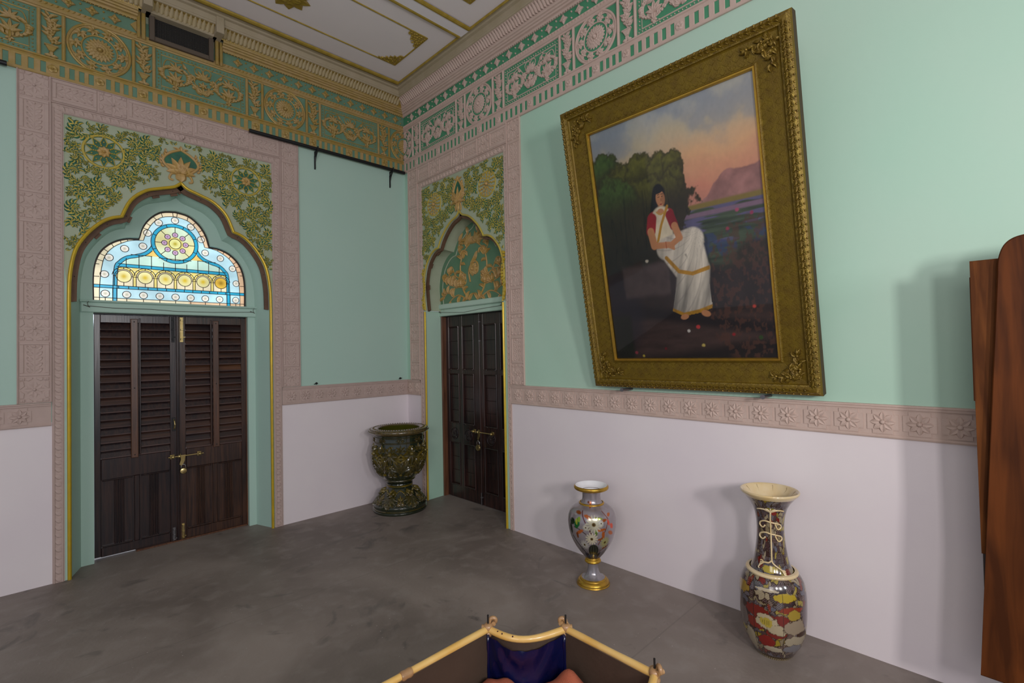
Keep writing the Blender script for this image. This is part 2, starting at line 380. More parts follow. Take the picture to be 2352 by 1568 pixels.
# left wall
wl = MB(LW)
lx0, lx1 = LC - .70, LC + .70
wl.sheet([(WLX0, 0), (lx0, 0), (lx0, ZD), (WLX0, ZD)], 0, 1); wl.sheet([(lx1, 0), (0, 0), (0, ZD), (lx1, ZD)], 0, 1)
wl.sheet([(WLX0, ZD), (lx0 - .025, ZD), (lx0 - .025, ZT), (WLX0, ZT)], 0, 0)
wl.sheet([(lx1 + .03, ZD), (0, ZD), (0, ZT), (lx1 + .03, ZT)], 0, 0)
wl.sheet([(lx0 - .025, ZD), (lx0, ZD), (lx0, 2.03), (lx0 - .025, 2.30)], 0, 0)
wl.sheet([(lx1, ZD), (lx1 + .03, ZD), (lx1 + .03, 2.40), (lx1, 2.03)], 0, 0)
wl.sheet([(lx0 - .025, 2.30)] + LA + [(lx1 + .03, 2.40), (lx1 + .03, ZT), (lx0 - .025, ZT)], 0, 2)
# reveal (splayed) and niche back with door and window openings
front = [(lx0, 0)] + LA + [(lx1, 0)]
LB = scaled(LA, LC, .895, 2.0, .935); back = [(LC - .70 * .895, 0)] + LB + [(LC + .70 * .895, 0)]
wl.grid([[(x, z, 0) for x, z in front], [(x, z, -.22) for x, z in back]], 0)
DX0, DX1 = -2.718, -1.605
wl.box(back[0][0] - .2, 0, DX0, 2.06, -.30, -.22, 0); wl.box(DX1, 0, back[-1][0] + .2, 2.06, -.30, -.22, 0)
wl.sheet([(LC - .63, 2.06), (WINO[0][0], 2.06)] + WINO + [(LC + .63, 2.06), (LC + .63, 2.2)] + scaled(LA, LC, .905, 2.0, .94)[::-1] + [(LC - .63, 2.2)], -.22, 0)
wl.grid([[(x, z, -.22) for x, z in WINO], [(x, z, -.30) for x, z in WINO]], 0)
# lintel between door and window
wl.box(LC - .625, 1.965, LC + .635, 2.045, -.30, -.200, 0, .006)
wl.box(LC - .63, 2.045, LC + .64, 2.062, -.30, -.185, 0, .006)
wl.sheet([(lx0 - .026, 0), (lx0, 0), (lx0, ZD), (lx0 - .026, ZD)], .001, 0); wl.sheet([(lx1, 0), (lx1 + .03, 0), (lx1 + .03, ZD), (lx1, ZD)], .001, 0)
struct('wall_left', wl, ['mint_left', 'dado', 'khaki'])
# right wall
wr = MB(RW)
rx0, rx1 = RC - .622, RC + .617; WRX = 9.5
wr.sheet([(0, 0), (rx0, 0), (rx0, ZD), (0, ZD)], 0, 1); wr.sheet([(rx1, 0), (WRX, 0), (WRX, ZD), (rx1, ZD)], 0, 1)
wr.sheet([(0, ZD), (rx0 - .03, ZD), (rx0 - .03, ZT), (0, ZT)], 0, 0)
wr.sheet([(rx1 + .05, ZD), (WRX, ZD), (WRX, ZT), (rx1 + .05, ZT)], 0, 0)
wr.sheet([(rx0 - .03, ZD), (rx0, ZD), (rx0, 2.05), (rx0 - .03, 2.05)], 0, 0)
wr.sheet([(rx1, ZD), (rx1 + .05, ZD), (rx1 + .05, 2.05), (rx1, 2.05)], 0, 0)
wr.sheet([(rx0 - .03, 2.05), (rx0, 2.05)] + RA + [(rx1, 2.05), (rx1 + .05, 2.05), (rx1 + .05, ZT), (rx0 - .03, ZT)], 0, 2)
wr.grid([[(x, z, 0) for x, z in [(rx0, 0), (rx0, 2.05)]], [(x, z, -.215) for x, z in [(rx0 - .015, 0), (rx0 - .015, 2.05)]]], 0)
wr.grid([[(x, z, 0) for x, z in [(rx1, 2.05), (rx1, 0)]], [(x, z, -.215) for x, z in [(rx1, 2.05), (rx1, 0)]]], 0)
RB = scaled(RA, RC, .97, 2.0, .97)
wr.grid([[(x, z, 0) for x, z in RA], [(x, z, -.20) for x, z in RB]], 2)
wr.box(rx0 - .02, 1.995, rx1 + .02, 2.07, -.30, -.190, 0, .006); wr.box(rx0 - .02, 2.07, rx1 + .02, 2.125, -.30, -.165, 0, .008)
wr.sheet([(rx0 - .03, 0), (rx0, 0), (rx0, ZD), (rx0 - .03, ZD)], .001, 0); wr.sheet([(rx1, 0), (rx1 + .045, 0), (rx1 + .045, ZD), (rx1, ZD)], .001, 0)
struct('wall_right', wr, ['mint', 'dado', 'khaki'])
fl = MB(); fl.box(WLX0, -WRX, .6, .6, -.2, 0, 0); struct('floor', fl, ['stone_floor'])
# ceiling: coffers between beams, gold mouldings
ce = MB(CE)
ce.box(-6.5, 0, 0, 9.5, -.2, 0, 0)
for b0 in (1.345, 2.75, 4.15, 5.55):
    ce.box(-6.5, b0, -.225, b0 + .115, -.05, .020, 1)
struct('ceiling', ce, ['ceiling_white', 'beam_white'])
cg = MB(CE)
def coffer(s0, s1, x1=-.235, x0=-5.9):
    cg.tube([(x0, s0), (x1, s0), (x1, s1), (x0, s1)], .022, 0, 0.006, n=5)
    a, b = s0 + .26, s1 - .235; xi = x1 - .19
    if s0 > 1: a = s0 + .25
    cg.tube([(xi, a), (x0, a)], .0075, 0, 0, n=3); cg.tube([(xi, b), (xi, a)], .0075, 0, 0, n=3); cg.tube([(x0, b), (xi, b)], .0075, 0, 0, n=3)
    rnd = random.Random(3)
    for cx_, cy_, dx, dy in ((xi, a, -1, 1), (xi, b, -1, -1), (x0 + .8, a, 1, 1)):
        L_ = .19
        cg.prism([(cx_, cy_), (cx_ + dx * L_, cy_), (cx_ + dx * L_ * .8, cy_ + dy * L_ * .25), (cx_ + dx * L_ * .62, cy_ + dy * L_ * .35), (cx_ + dx * L_ * .55, cy_ + dy * L_ * .55),
                  (cx_ + dx * L_ * .35, cy_ + dy * L_ * .62), (cx_ + dx * L_ * .25, cy_ + dy * L_ * .8), (cx_, cy_ + dy * L_)][::(1 if dx * dy > 0 else -1)], 0, .004, 1)
        for i in range(7):
            for j in range(7 - i):
                cg.leaf(cx_ + dx * (.012 + i * .027), cy_ + dy * (.012 + j * .027), math.atan2(dy, dx) + rnd.uniform(-.9, .9), .034, .02, .012, 0, 0, .003, bend=rnd.uniform(-1, 1), n=3)
    mx, my = -1.56, (a + b) / 2
    cg.rosette(mx, my - .02, .17, 10, .014, 1, 0, .0, wf=1.2); cg.rosette(mx, my - .02, .10, 8, .02, 0, 0, .01)
    cg.ringg(mx, my - .02, .11, .006, 0, 0)
coffer(.265, 1.335); coffer(1.475, 2.74); coffer(2.88, 4.14)
struct('trim_1', cg, ['gold_dark', 'gold_l'])

# ------------------------------------------------------------------ cornice and frieze
FR0, FR1 = 3.655, 3.772        # key band
def key_band(mb, u0, u1, per, ros, mg, mt, mo):
    mb.box(u0, FR0 + .002, u1, FR1, -.009, .0115, mg)
    mb.box(u0, FR0 - .006, u1, FR0 + .018, .001, .017, mt, .004)
    mb.profile([(.0, FR1 - .022), (.016, FR1 - .022), (.022, FR1 - .012), (.020, FR1 + .002), (.028, FR1 + .006), (.028, FR1 + .016), (.0, FR1 + .018)], u0, u1, mo)
    ros = sorted(ros); bounds = [u0] + ros + [u1]
    for r_ in ros:
        mb.box(r_ - .036, FR0 + .012, r_ + .036, FR1 - .018, .0, .016, mt)
        mb.rosette(r_, (FR0 + FR1) / 2 - .002, .032, 5, .012, mo, mo, .014, a0=.4, wf=1.3)
    for a, b in zip(bounds[:-1], bounds[1:]):
        a2 = a + (.036 + .028 if a in ros else 0); b2 = b - (.036 if b in ros else 0)
        n = max(1, round((b2 - a2) / per)); st = (b2 - a2) / n
        if a in ros: pass
        for i in range(n + 1 if False else n):
            c = a2 + (i + .5) * st if False else a2 + i * st
            mb.box(c, FR0 + .012, c + st - .028, FR1 - .018, .0, .016, mt, .003)
def medallion(mb, c, zc, R, mg, mt, mo, lo=-9, hi=9):
    """ring with rosette and a wreath of leaves; pieces whose centre falls outside lo..hi are left off at the corner"""
    def arc(r, t, m, h, n=48):
        P = [(c + r * math.cos(2 * PI * i / n), zc + r * math.sin(2 * PI * i / n)) for i in range(n)]
        if all(lo <= p[0] <= hi for p in P): mb.tube(P, t, m, h, closed=True, n=4); return
        run = []
        for p in P + P[:1] if lo <= P[0][0] <= hi else P[n // 2:] + P[:n // 2 + 1]:
            if lo <= p[0] <= hi: run.append(p)
            elif run:
                if len(run) > 1: mb.tube(run, t, m, h, n=4)
                run = []
        if len(run) > 1: mb.tube(run, t, m, h, n=4)
    arc(R - .006, .010, mo, .012); arc(R - .020, .006, mt, .012); arc(R * .56, .006, mo, .012)
    for rr, n, hh, w_ in ((R * .47, 20, .012, 1.25), (R * .36, 16, .018, 1.3), (R * .23, 10, .022, 1.3)):
        for i in range(n):
            a = 2 * PI * i / n + rr * 40; uu = c + rr * .35 * math.cos(a)
            if lo <= uu and uu + rr * .6 * math.cos(a) <= hi and uu + rr * .6 * math.cos(a) >= lo:
                mb.leaf(uu, zc + rr * .35 * math.sin(a), a, rr * .65, 2 * PI * rr / n * w_, hh, mo, mt, .012, n=4)
    if lo <= c - .012 and c + .012 <= hi: mb.dome(c, zc, R * .10, .03, mo, .012)
    n = 10
    for i in range(n):
        a = 2 * PI * i / n; rr = R * .76; u_, v_ = c + rr * math.cos(a), zc + rr * math.sin(a)
        if not (lo + .02 <= u_ <= hi - .02): continue
        s_ = R * .19
        mb.fan(u_ - .012 * math.cos(a + 1.6), v_ - .012 * math.sin(a + 1.6), a + 2.2, s_ * 1.35, 6, 3.6, s_ * .75, .014, mo, mt, .012)
        mb.dome(u_, v_, .010, .022, mo, .012, 6, 1)
        mb.leaf(u_, v_, a - .9, s_ * 1.3, s_ * .4, .012, mo, mt, .012, bend=1.8, n=4)
        mb.tube([(c + (R * .76 + R * .13 * math.sin(k * PI / 5)) * math.cos(a + k * .63 / 5), zc + (R * .76 + R * .13 * math.sin(k * PI / 5)) * math.sin(a + k * .63 / 5)) for k in range(6)], .004, mo, .012, n=3)
def narrow(mb, c, z0, z1, w_, mg, mt, mo, seed=0):
    rnd = random.Random(seed); H = z1 - z0
    mb.fan(c, z0 + .01, PI / 2, .05, 3, 2.6, .03, .014, mo, mt, .012)
    mb.prism([(c - .012, z0 + .045), (c + .012, z0 + .045), (c + .034, z0 + .085), (c - .034, z0 + .085)], .01, .026, mo, .004)
    mb.box(c - .038, z0 + .083, c + .038, z0 + .093, .01, .03, mt, .003)
    z = z0 + .095; k = 0
    P = [(c + .014 * math.sin(i * .9), z + (H - .11) * i / 14) for i in range(15)]
    mb.tube(P, .0045, mo, .012, n=3)
    for i in range(1, 14):
        x, y = P[i]; sg = 1 if i % 2 else -1
        mb.leaf(x, y, PI / 2 - sg * 1.15, w_ * .44, .026, .014, mo, mt, .012, bend=sg * rnd.uniform(-.2, 1.0), n=4)
        mb.leaf(x, y, PI / 2 + sg * .75, w_ * .36, .022, .012, mo, mt, .012, bend=-sg * .6, n=4)
        if i % 4 == 2: mb.rosette(x, y, .026, 6, .014, mo, mt, .016)
def long_panel(mb, u0, u1, z0, z1, mg, mt, mo, seed=0, hi=9, mir=1):
    rnd = random.Random(seed); c = (u0 + u1) / 2; w_ = u1 - u0; H = z1 - z0; zc = (z0 + z1) / 2
    e = .024
    mb.tube([(u0 + e * 1.6, z0 + e * 1.6), (u1 - e * 1.6, z0 + e * 1.6), (u1 - e * 1.6, z1 - e * 1.6), (u0 + e * 1.6, z1 - e * 1.6)], .005, mo, .010, closed=True, n=4)
    n = int(w_ / .026)
    for i in range(n):
        for zz in (z0 + e * .85, z1 - e * .85): mb.dome(u0 + (i + .5) * w_ / n, zz, .0055, .009, mo, .010, 5, 1)
    n = int(H / .026)
    for i in range(1, n - 1):
        for uu in (u0 + e * .85, u1 - e * .85): mb.dome(uu, z0 + (i + .5) * H / n, .0055, .009, mo, .010, 5, 1)
    for sx in (-1, 1):
        q = c + sx * w_ * .295; zb = z0 + .072
        for sg in (-1, 1):      # two leafy wings that close into a circle round the inner flower
            P = [(q + sg * .082 * math.sin(t) , zb + .085 - .085 * math.cos(t)) for t in [i * .26 for i in range(11)]]
            mb.tube(P, .0055, mo, .012, n=3)
            for i in range(0, 10, 1):
                t = i * .26 + .1; x, y = q + sg * .082 * math.sin(t), zb + .085 - .085 * math.cos(t)
                mb.leaf(x, y, (sg * (PI / 2 - t) if sg > 0 else PI - (PI / 2 - t)) * 1.0 - sg * .2 + (0), .040 + .012 * math.sin(i * 2.1), .030, .016, mo, mt, .012, bend=sg * .9, n=4)
        mb.fan(q, zb + .03, PI / 2, .095, 5, 1.9, .030, .018, mo, mt, .012)
        mb.fan(q, zb - .012, -PI / 2, .035, 3, 2.2, .022, .014, mo, mt, .012)
        mb.leaf(q, zb - .02, PI / 2, .07, .022, .02, mt, mo, .014, n=4)
        mb.fan(q, z1 - .135, PI / 2, .072, 7, 3.3, .026, .016, mo, mt, .012)
        mb.leaf(q + sx * .085, z1 - .15, PI / 2 + sx * .6, .07, .03, .014, mo, mt, .012, bend=sx * 1.5)
        # long tendril toward the centre
        P = smooth_path([(q + .0, z1 - .07), (q - sx * .05, z1 - .058), (q - sx * .10, z1 - .12), (q - sx * .125, zc), (q - sx * .16, zc - .05), (q - sx * .20, z0 + .10)], 4)
        mb.tube(P, .0045, mo, .012, n=3)
        P = smooth_path([(q + sx * .0, z1 - .07), (q + sx * .06, z1 - .065), (q + sx * .085, z1 - .13), (q + sx * .09, z1 - .20)], 4)
        mb.tube(P, .004, mo, .012, n=3)
        for (a_, b_, an, l_) in ((-.075, -.10, .8, .05), (-.10, -.165, 2.6, .05), (-.125, -.20, .3, .055), (-.115, -.235, 2.9, .045)):
            mb.leaf(q + sx * a_, z1 + b_, an if sx > 0 else PI - an, l_, .03, .014, mo, mt, .012, bend=.9 * sx)
        mb.rosette(q - sx * .118, zc + .015, .034, 7, .016, mo, mt, .012)
        mb.leaf(c + sx * .012, z0 + .055, PI / 2 - sx * .9, .10, .034, .016, mo, mt, .012, bend=sx * 1.6)
        mb.leaf(c + sx * .05, z0 + .09, PI / 2 - sx * .2, .06, .03, .016, mo, mt, .012, bend=-sx * 1.6)
        mb.ringg(c + sx * .032, z1 - .075, .03, .004, mo, .012, n=14)
    mb.fan(c, z1 - .145, PI / 2, .085, 7, 2.6, .030, .018, mo, mt, .012)
    mb.fan(c, zc - .035, PI / 2, .045, 5, 3.4, .022, .016, mo, mt, .012)
    mb.fan(c, z0 + .065, PI / 2, .075, 5, 2.3, .026, .018, mo, mt, .012)
    mb.dome(c, zc - .04, .014, .024, mo, .012)
    for dx_, dz_ in ((-.15, .12), (.15, .12), (-.07, .13), (.07, .13), (-.155, -.13), (.155, -.13)):
        mb.dome(c + dx_ * w_ / .66, zc + dz_, .007, .014, mo, .010, 6, 1)
PZ0, PZ1 = 3.790, 4.125
def rail(mb, u0, u1, z, mo, mt, d=.03):
    mb.profile([(0, z - .002), (d - .012, z), (d - .008, z + .010), (d, z + .014), (d, z + .034), (d - .006, z + .038), (d - .006, z + .062), (0, z + .066)], u0, u1, mt)
    n = int((u1 - u0) / .030)
    for i in range(n):
        c = u0 + (i + .5) * (u1 - u0) / n
        mb.leaf(c - .012, z + .040, .75, .032, .015, .012, mo, mo, d - .010, n=3)
def diamonds(mb, us, z0, z1, mg, mt, mo, dots=None):
    zc = (z0 + z1) / 2; k = (z1 - z0) * .40
    for c in us:
        P = [(c - k, zc), (c - k * .35, zc - k * .45), (c, zc - k), (c + k * .45, zc - k * .35), (c + k, zc), (c + k * .35, zc + k * .45), (c, zc + k), (c - k * .45, zc + k * .35)]
        mb.prism(P, .01, .026, mt, .006)
        mb.rosette(c, zc, k * .55, 4, .010, mo, mo, .024, a0=PI / 4, wf=1.1)
    if dots:
        for c in dots:
            for zz in (zc - k * .62, zc + k * .62): mb.dome(c, zz, .008, .012, mo, .010, 6, 1)
def kz(za, h): return 1.6 + (za - 1.6) * (1 - h / 4.04)     # true height of a profile point seen at za
def crown(mb, u0, u1, mo, mt, mc, mit, flutes, eggs, me=None):
    """fluted bands, leaf-and-egg course, shelf and fascia, mitred in the corner"""
    P1 = [(.008, 4.293), (.030, 4.293), (.034, 4.302), (.034, 4.312), (.050, 4.316), (.054, 4.328), (.066, 4.331), (.070, 4.342), (.082, 4.346), (.086, 4.356), (.086, 4.360), (.075, 4.366)]
    P2 = [(.075, 4.366), (.082, 4.380), (.104, 4.400), (.125, 4.428), (.150, 4.434)]
    P3 = [(.150, 4.434), (.158, 4.437), (.160, 4.448), (.166, 4.452), (.172, 4.492), (.196, 4.497), (.205, 4.508), (.235, 4.510), (.235, 4.56)]
    for a, b, m0, m1 in flutes:
        mb.profile(P1, a, b, mt, mitre0=m0, mitre1=m1)
    mb.profile(P2, u0, u1, mo, mitre0=mit[0], mitre1=mit[1])
    mb.profile(P3, u0, u1, mc, mitre0=mit[0], mitre1=mit[1])
    a, b = eggs; n = int(abs(b - a) / .064)
    for i in range(n):
        c = a + (i + .5) * (b - a) / n
        for dz, hh, L_, W_ in ((0, .0, .066, .040),):
            # leaf lying on the sloping course, two tongues per leaf
            for q in (-.016, 0.016):
                rows = []
                for k in range(6):
                    t = k / 5; wd = .0165 * math.sin(PI * (.12 + .80 * t)) ** .6
                    z = 4.370 + .062 * t; h0 = .078 + .058 * t ** 1.1
                    rows.append([(c + q + wd * e, z + g * .3, h0 + g) for e, g in ((-1, 0), (-.6, .012), (0, .017), (.6, .012), (1, 0))])
                mb.grid(rows, mo if me is None else me)
            mb.dome(c + .032, 4.414, .006, .02, mt, .105, 5, 1)
    # small beads under the shelf and saw-tooth under the flutes
    for fa, fb, m0, m1 in flutes:
        n = int(abs(fb - fa) / .024)
        for i in range(n):
            c = fa + (i + .5) * (fb - fa) / n
            mb.leaf(c, 4.303, -PI / 2 - .5, .022, .014, .010, mo, mo, .024, n=2)
# left side: gold and tan on green
fL = MB(LW); X0 = -4.6
fL.box(X0, FR0 - .001, -.0005, 4.30, -.02, .010, 0)
med = [-.0, -1.325, -2.69, -4.04]
key_band(fL, X0, -.01, .0625, [m + d for m in med for d in (0, .263, -.263, -.68) if X0 + .1 < m + d < -.05], 0, 2, 1)
for m_ in med:
    medallion(fL, m_, 3.957, .190, 0, 2, 1, X0, -.004 if m_ > -.1 else 9)
    for sg in (-1, 1):
        for d in (.205, .337):
            u = m_ + sg * d
            if X0 < u < 0: fL.box(u - .011, PZ0 - .004, u + .011, PZ1 + .004, 0, .028, 1 if d < .3 else 2, .006)
        if X0 + .1 < m_ + sg * .27 < 0: narrow(fL, m_ + sg * .271, PZ0, PZ1, .12, 0, 2, 1, int(abs(m_) * 10) + sg)
for i in range(len(med) - 1):
    long_panel(fL, med[i + 1] + .348, med[i] - .348, PZ0, PZ1, 0, 2, 1, i)
rail(fL, X0, -.02, 4.125, 1, 2)
VX0, VX1 = -2.46, -1.865
us = [-.12 - .1345 * i for i in range(13)]
diamonds(fL, us, 4.192, 4.293, 0, 2, 1, [u - .067 for u in us[:-1]] + [-.053])
us2 = [VX0 - .14 - .1345 * i for i in range(14)]
diamonds(fL, us2, 4.192, 4.293, 0, 2, 1, [u - .067 for u in us2])
# triangle end piece and mitred returns beside the vent
fL.prism([(VX0 - .045, 4.243), (VX0 - .005, 4.200), (VX0 - .005, 4.286)], .01, .024, 2)
for a, b in ((VX0 - .004, VX0 + .018), (VX0 + .024, VX0 + .052), (VX1 - .052, VX1 - .024), (VX1 - .018, VX1 + .006)):
    fL.box(a, 4.150, b, 4.362, 0, .045, 1, .006)
fL.box(VX0 + .05, 4.36, VX1 - .05, 4.40, 0, .09, 3, .004)
crown(fL, X0 - .4, 0, 1, 2, 3, (0, -1), [(X0, VX0, 0, 0), (VX1, 0, 0, -1)], (X0, -.12), 4)
for u in (VX1 - .075, VX0 + .02): fL.box(u, 4.36, u + .06, 4.50, .0, .185, 3, .004)
struct('trim_2', fL, ['green_l', 'gold_l', 'tan_l', 'cream_cornice', 'egg_gold'])
# right side: dusty pink on green
fR = MB(RW); X1 = 5.6
fR.box(0.0005, FR0 - .001, X1, 4.30, -.02, .010, 0)
medR = [0, 1.338, 2.693, 4.05, 5.4]
key_band(fR, .01, X1, .0625, [m + d for m in medR for d in (0, .263, -.263, .67) if .05 < m + d < X1 - .1], 0, 1, 1)
for m_ in medR:
    medallion(fR, m_, 3.957, .190, 0, 1, 1, .004 if m_ < .1 else -9, X1)
    for sg in (-1, 1):
        for d in (.205, .345):
            u = m_ + sg * d
            if 0 < u < X1: fR.box(u - .010, PZ0 - .004, u + .010, PZ1 + .004, 0, .028, 1, .006)
        if 0 < m_ + sg * .27 < X1 - .1: narrow(fR, m_ + sg * .275, PZ0, PZ1, .12, 0, 1, 1, int(abs(m_) * 10) + sg + 50)
for i in range(len(medR) - 1):
    long_panel(fR, medR[i] + .356, medR[i + 1] - .356, PZ0, PZ1, 0, 1, 1, i + 9)
rail(fR, .02, X1, 4.125, 1, 1)
us = [.045 + .160 * i for i in range(35)]
us = [.03 + .1575 * i for i in range(35)]
diamonds(fR, us[1:], 4.192, 4.293, 0, 1, 1, [u + .0787 for u in us[:-1]])
crown(fR, 0, X1 + .4, 1, 1, 2, (1, 0), [(0, X1, 1, 0)], (.12, X1))
struct('trim_3', fR, ['green_r', 'pink_r', 'cream_cornice'])

# ------------------------------------------------------------------ carved borders round the two doorways
def star_tile(mb, cu, cv, w_, h_, H=.011):
    a, b = w_ / 2 - .006, h_ / 2 - .006
    mb.box(cu - w_ / 2, cv - h_ / 2, cu + w_ / 2, cv + h_ / 2, 0, H - .006, 0)
    g = .004; q = .030
    for sx in (-1, 1):
        for sy in (-1, 1):
            mb.box(cu + sx * a - sx * q * .9, cv + sy * b - sy * q * .75, cu + sx * a, cv + sy * b, 0, H + .002, 0, .004)
            mb.dome(cu + sx * (a - q * .45), cv + sy * (b - q * .37), .006, .006, 0, H, 5, 1)
            mb.prism([(cu + sx * (a - q * .9 - g), cv + sy * b), (cu + sx * .008, cv + sy * b), (cu + sx * .008, cv + sy * (b - .010)), (cu + sx * .030, cv + sy * (b - .026)), (cu + sx * (a - q * .9 - g), cv + sy * (b - .020))][::(-1 if sx * sy > 0 else 1)], 0, H + .001, 0, .003)
            mb.prism([(cu + sx * a, cv + sy * (b - q * .75 - g)), (cu + sx * (a - .020), cv + sy * (b - q * .75 - g)), (cu + sx * (a - .026), cv + sy * .026), (cu + sx * (a - .006), cv + sy * .007), (cu + sx * a, cv + sy * .007)][::(1 if sx * sy > 0 else -1)], 0, H + .001, 0, .003)
    r1 = min(a, b)
    for i in range(8):
        t = i * PI / 4; rr = (r1 - .020) * (1.12 if i % 2 == 0 else .92)
        if i in (0, 4): rr = min(a - .018, rr * 1.15)
        mb.leaf(cu + .008 * math.cos(t), cv + .008 * math.sin(t), t, rr, .040, .009, 0, 0, H - .008, n=5, vein=.35)
    mb.dome(cu, cv, .010, .009, 0, H)
def leaf_tile(mb, cu, cv, w_, h_, vert=True, H=.011):
    mb.box(cu - w_ / 2, cv - h_ / 2, cu + w_ / 2, cv + h_ / 2, 0, H - .005, 0)
    iw, ih = ((w_ * .66, h_ * .80) if vert else (w_ * .80, h_ * .66))
    e = .007
    for (x0, y0, x1, y1) in ((-w_ / 2 + .004, -h_ / 2 + .004, w_ / 2 - .004, -ih / 2), (-w_ / 2 + .004, ih / 2, w_ / 2 - .004, h_ / 2 - .004), (-w_ / 2 + .004, -ih / 2, -iw / 2, ih / 2), (iw / 2, -ih / 2, w_ / 2 - .004, ih / 2)):
        mb.box(cu + x0, cv + y0, cu + x1, cv + y1, 0, H + .002, 0, .003)
    L_ = ih if vert else iw; W_ = iw if vert else ih; n = 5
    def P(a, b): return (cu + b, cv + a) if vert else (cu + a, cv + b)
    base = PI / 2 if vert else 0
    for sg in (-1, 1):
        for i in range(n):
            t = -L_ / 2 + (i + .15) * L_ / n
            x, y = P(t, sg * .005)
            mb.leaf(x, y, base - (sg if vert else -sg) * 1.15, W_ * .52, L_ / n * .92, .010, 0, 0, H - .008, bend=(sg if vert else -sg) * 1.5, n=5, vein=.5)
            x, y = P(t + L_ / n * .60, sg * W_ * .34)
            mb.dome(x, y, .006, .008, 0, H - .004, 5, 1)
    a_, b_ = P(-L_ / 2, 0), P(L_ / 2, 0); mb.tube([a_, b_], .004, 0, H - .006, n=3)
    x, y = P(L_ / 2 - .012, 0); mb.dome(x, y, .010, .010, 0, H - .006)
def rope(mb, P, wdt, h, side=1):
    """twisted rope moulding between two fillets"""
    for i in range(len(P) - 1):
        (ax, ay), (bx, by) = P[i], P[i + 1]; L_ = math.hypot(bx - ax, by - ay); an = math.atan2(by - ay, bx - ax)
        dx, dy = math.cos(an), math.sin(an); nx, ny = -dy, dx
        n = int(L_ / .052); tilt = .95 * side
        for k in range(n):
            t = (k + .5) * L_ / n; x, y = ax + dx * t, ay + dy * t
            a2 = an + tilt
            mb.leaf(x - math.cos(a2) * wdt * .62, y - math.sin(a2) * wdt * .62, a2, wdt * 1.24, .040, .008, 0, 0, h, n=4)
        for o_ in (-1, 1):
            mb.tube([(ax + nx * wdt * .56 * o_, ay + ny * wdt * .56 * o_), (bx + nx * wdt * .56 * o_, by + ny * wdt * .56 * o_)], .0045, 0, .008, n=4)
def doorway_border(mb, u0, u1, p0, p1, zd, nrect):
    """u0..p0 left pilaster, p1..u1 right pilaster, top band between"""
    T = 3.652; per = .434; H = .008
    for a, b in ((u0, p0), (p1, u1)):
        mb.box(a + .0012, zd, b - .0012, T - .001, -.01, .008, 0)
        mb.box(a, zd, a + .008, T, 0, .018, 0, .003); mb.box(b - .008, zd, b, T, 0, .018, 0, .003)
        c = (a + b) / 2; w_ = b - a - .016
        for k in range(6):
            zt = T - k * per; star_tile(mb, c, zt - .0925, w_, .185, .012)
            if k < 5: leaf_tile(mb, c, zt - .185 - .1245, w_, .249, True, .012)
    mb.box(p0, 3.470, p1, T - .001, -.01, .0075, 0); mb.box(p0, 3.4685, p1, 3.478, 0, .0175, 0, .003); mb.box(p0, T - .008, p1, T, 0, .016, 0, .003)
    ns = nrect - 1; rw = (p1 - p0) * .262 / (nrect * .262 + ns * .182); sw = rw * .182 / .262; x = p0
    for k in range(nrect):
        leaf_tile(mb, x + rw / 2, 3.562, rw - .004, .170, False, .012); x += rw
        if k < ns: star_tile(mb, x + sw / 2, 3.562, sw - .004, .172, .012); x += sw
bl = MB(LW)
doorway_border(bl, -3.140, -1.205, -2.962, -1.378, 1.296, 4)
bl.box(-2.9615, 0, -2.896, 3.405, -.01, .006, 0); bl.box(-1.452, 0, -1.3785, 3.405, -.01, .006, 0); bl.box(-2.9615, 3.405, -1.3785, 3.4685, -.01, .006, 0)
rope(bl, [(-2.929, .0), (-2.929, 3.436)], .040, .006); rope(bl, [(-2.929, 3.436), (-1.415, 3.436)], .040, .006, -1); rope(bl, [(-1.415, 3.436), (-1.415, 0)], .040, .006, 1)
for dx_ in (-.035, .035): bl.leaf(-2.166, 3.425, PI / 2 - dx_ * 20, .05, .03, .014, 0, 0, .010, bend=dx_ * 60)
bl.dome(-2.166, 3.425, .014, .02, 0, .01)
struct('trim_4', bl, ['pink_l'])
br = MB(RW)
doorway_border(br, .085, 1.872, .272, 1.700, 1.296, 4)
br.box(.2725, 0, .345, 3.405, -.01, .006, 0); br.box(1.655, 0, 1.6995, 3.405, -.01, .006, 0); br.box(.2725, 3.405, 1.6995, 3.4685, -.01, .006, 0)
rope(br, [(.309, .0), (.309, 3.436)], .040, .006); rope(br, [(.309, 3.436), (1.677, 3.436)], .040, .006, -1); rope(br, [(1.677, 3.436), (1.677, 0)], .026, .006, 1)
for dx_ in (-.035, .035): br.leaf(.985, 3.425, PI / 2 - dx_ * 20, .05, .03, .014, 0, 0, .010, bend=dx_ * 60)
br.dome(.985, 3.425, .014, .02, 0, .01)
struct('trim_5', br, ['pink_r'])
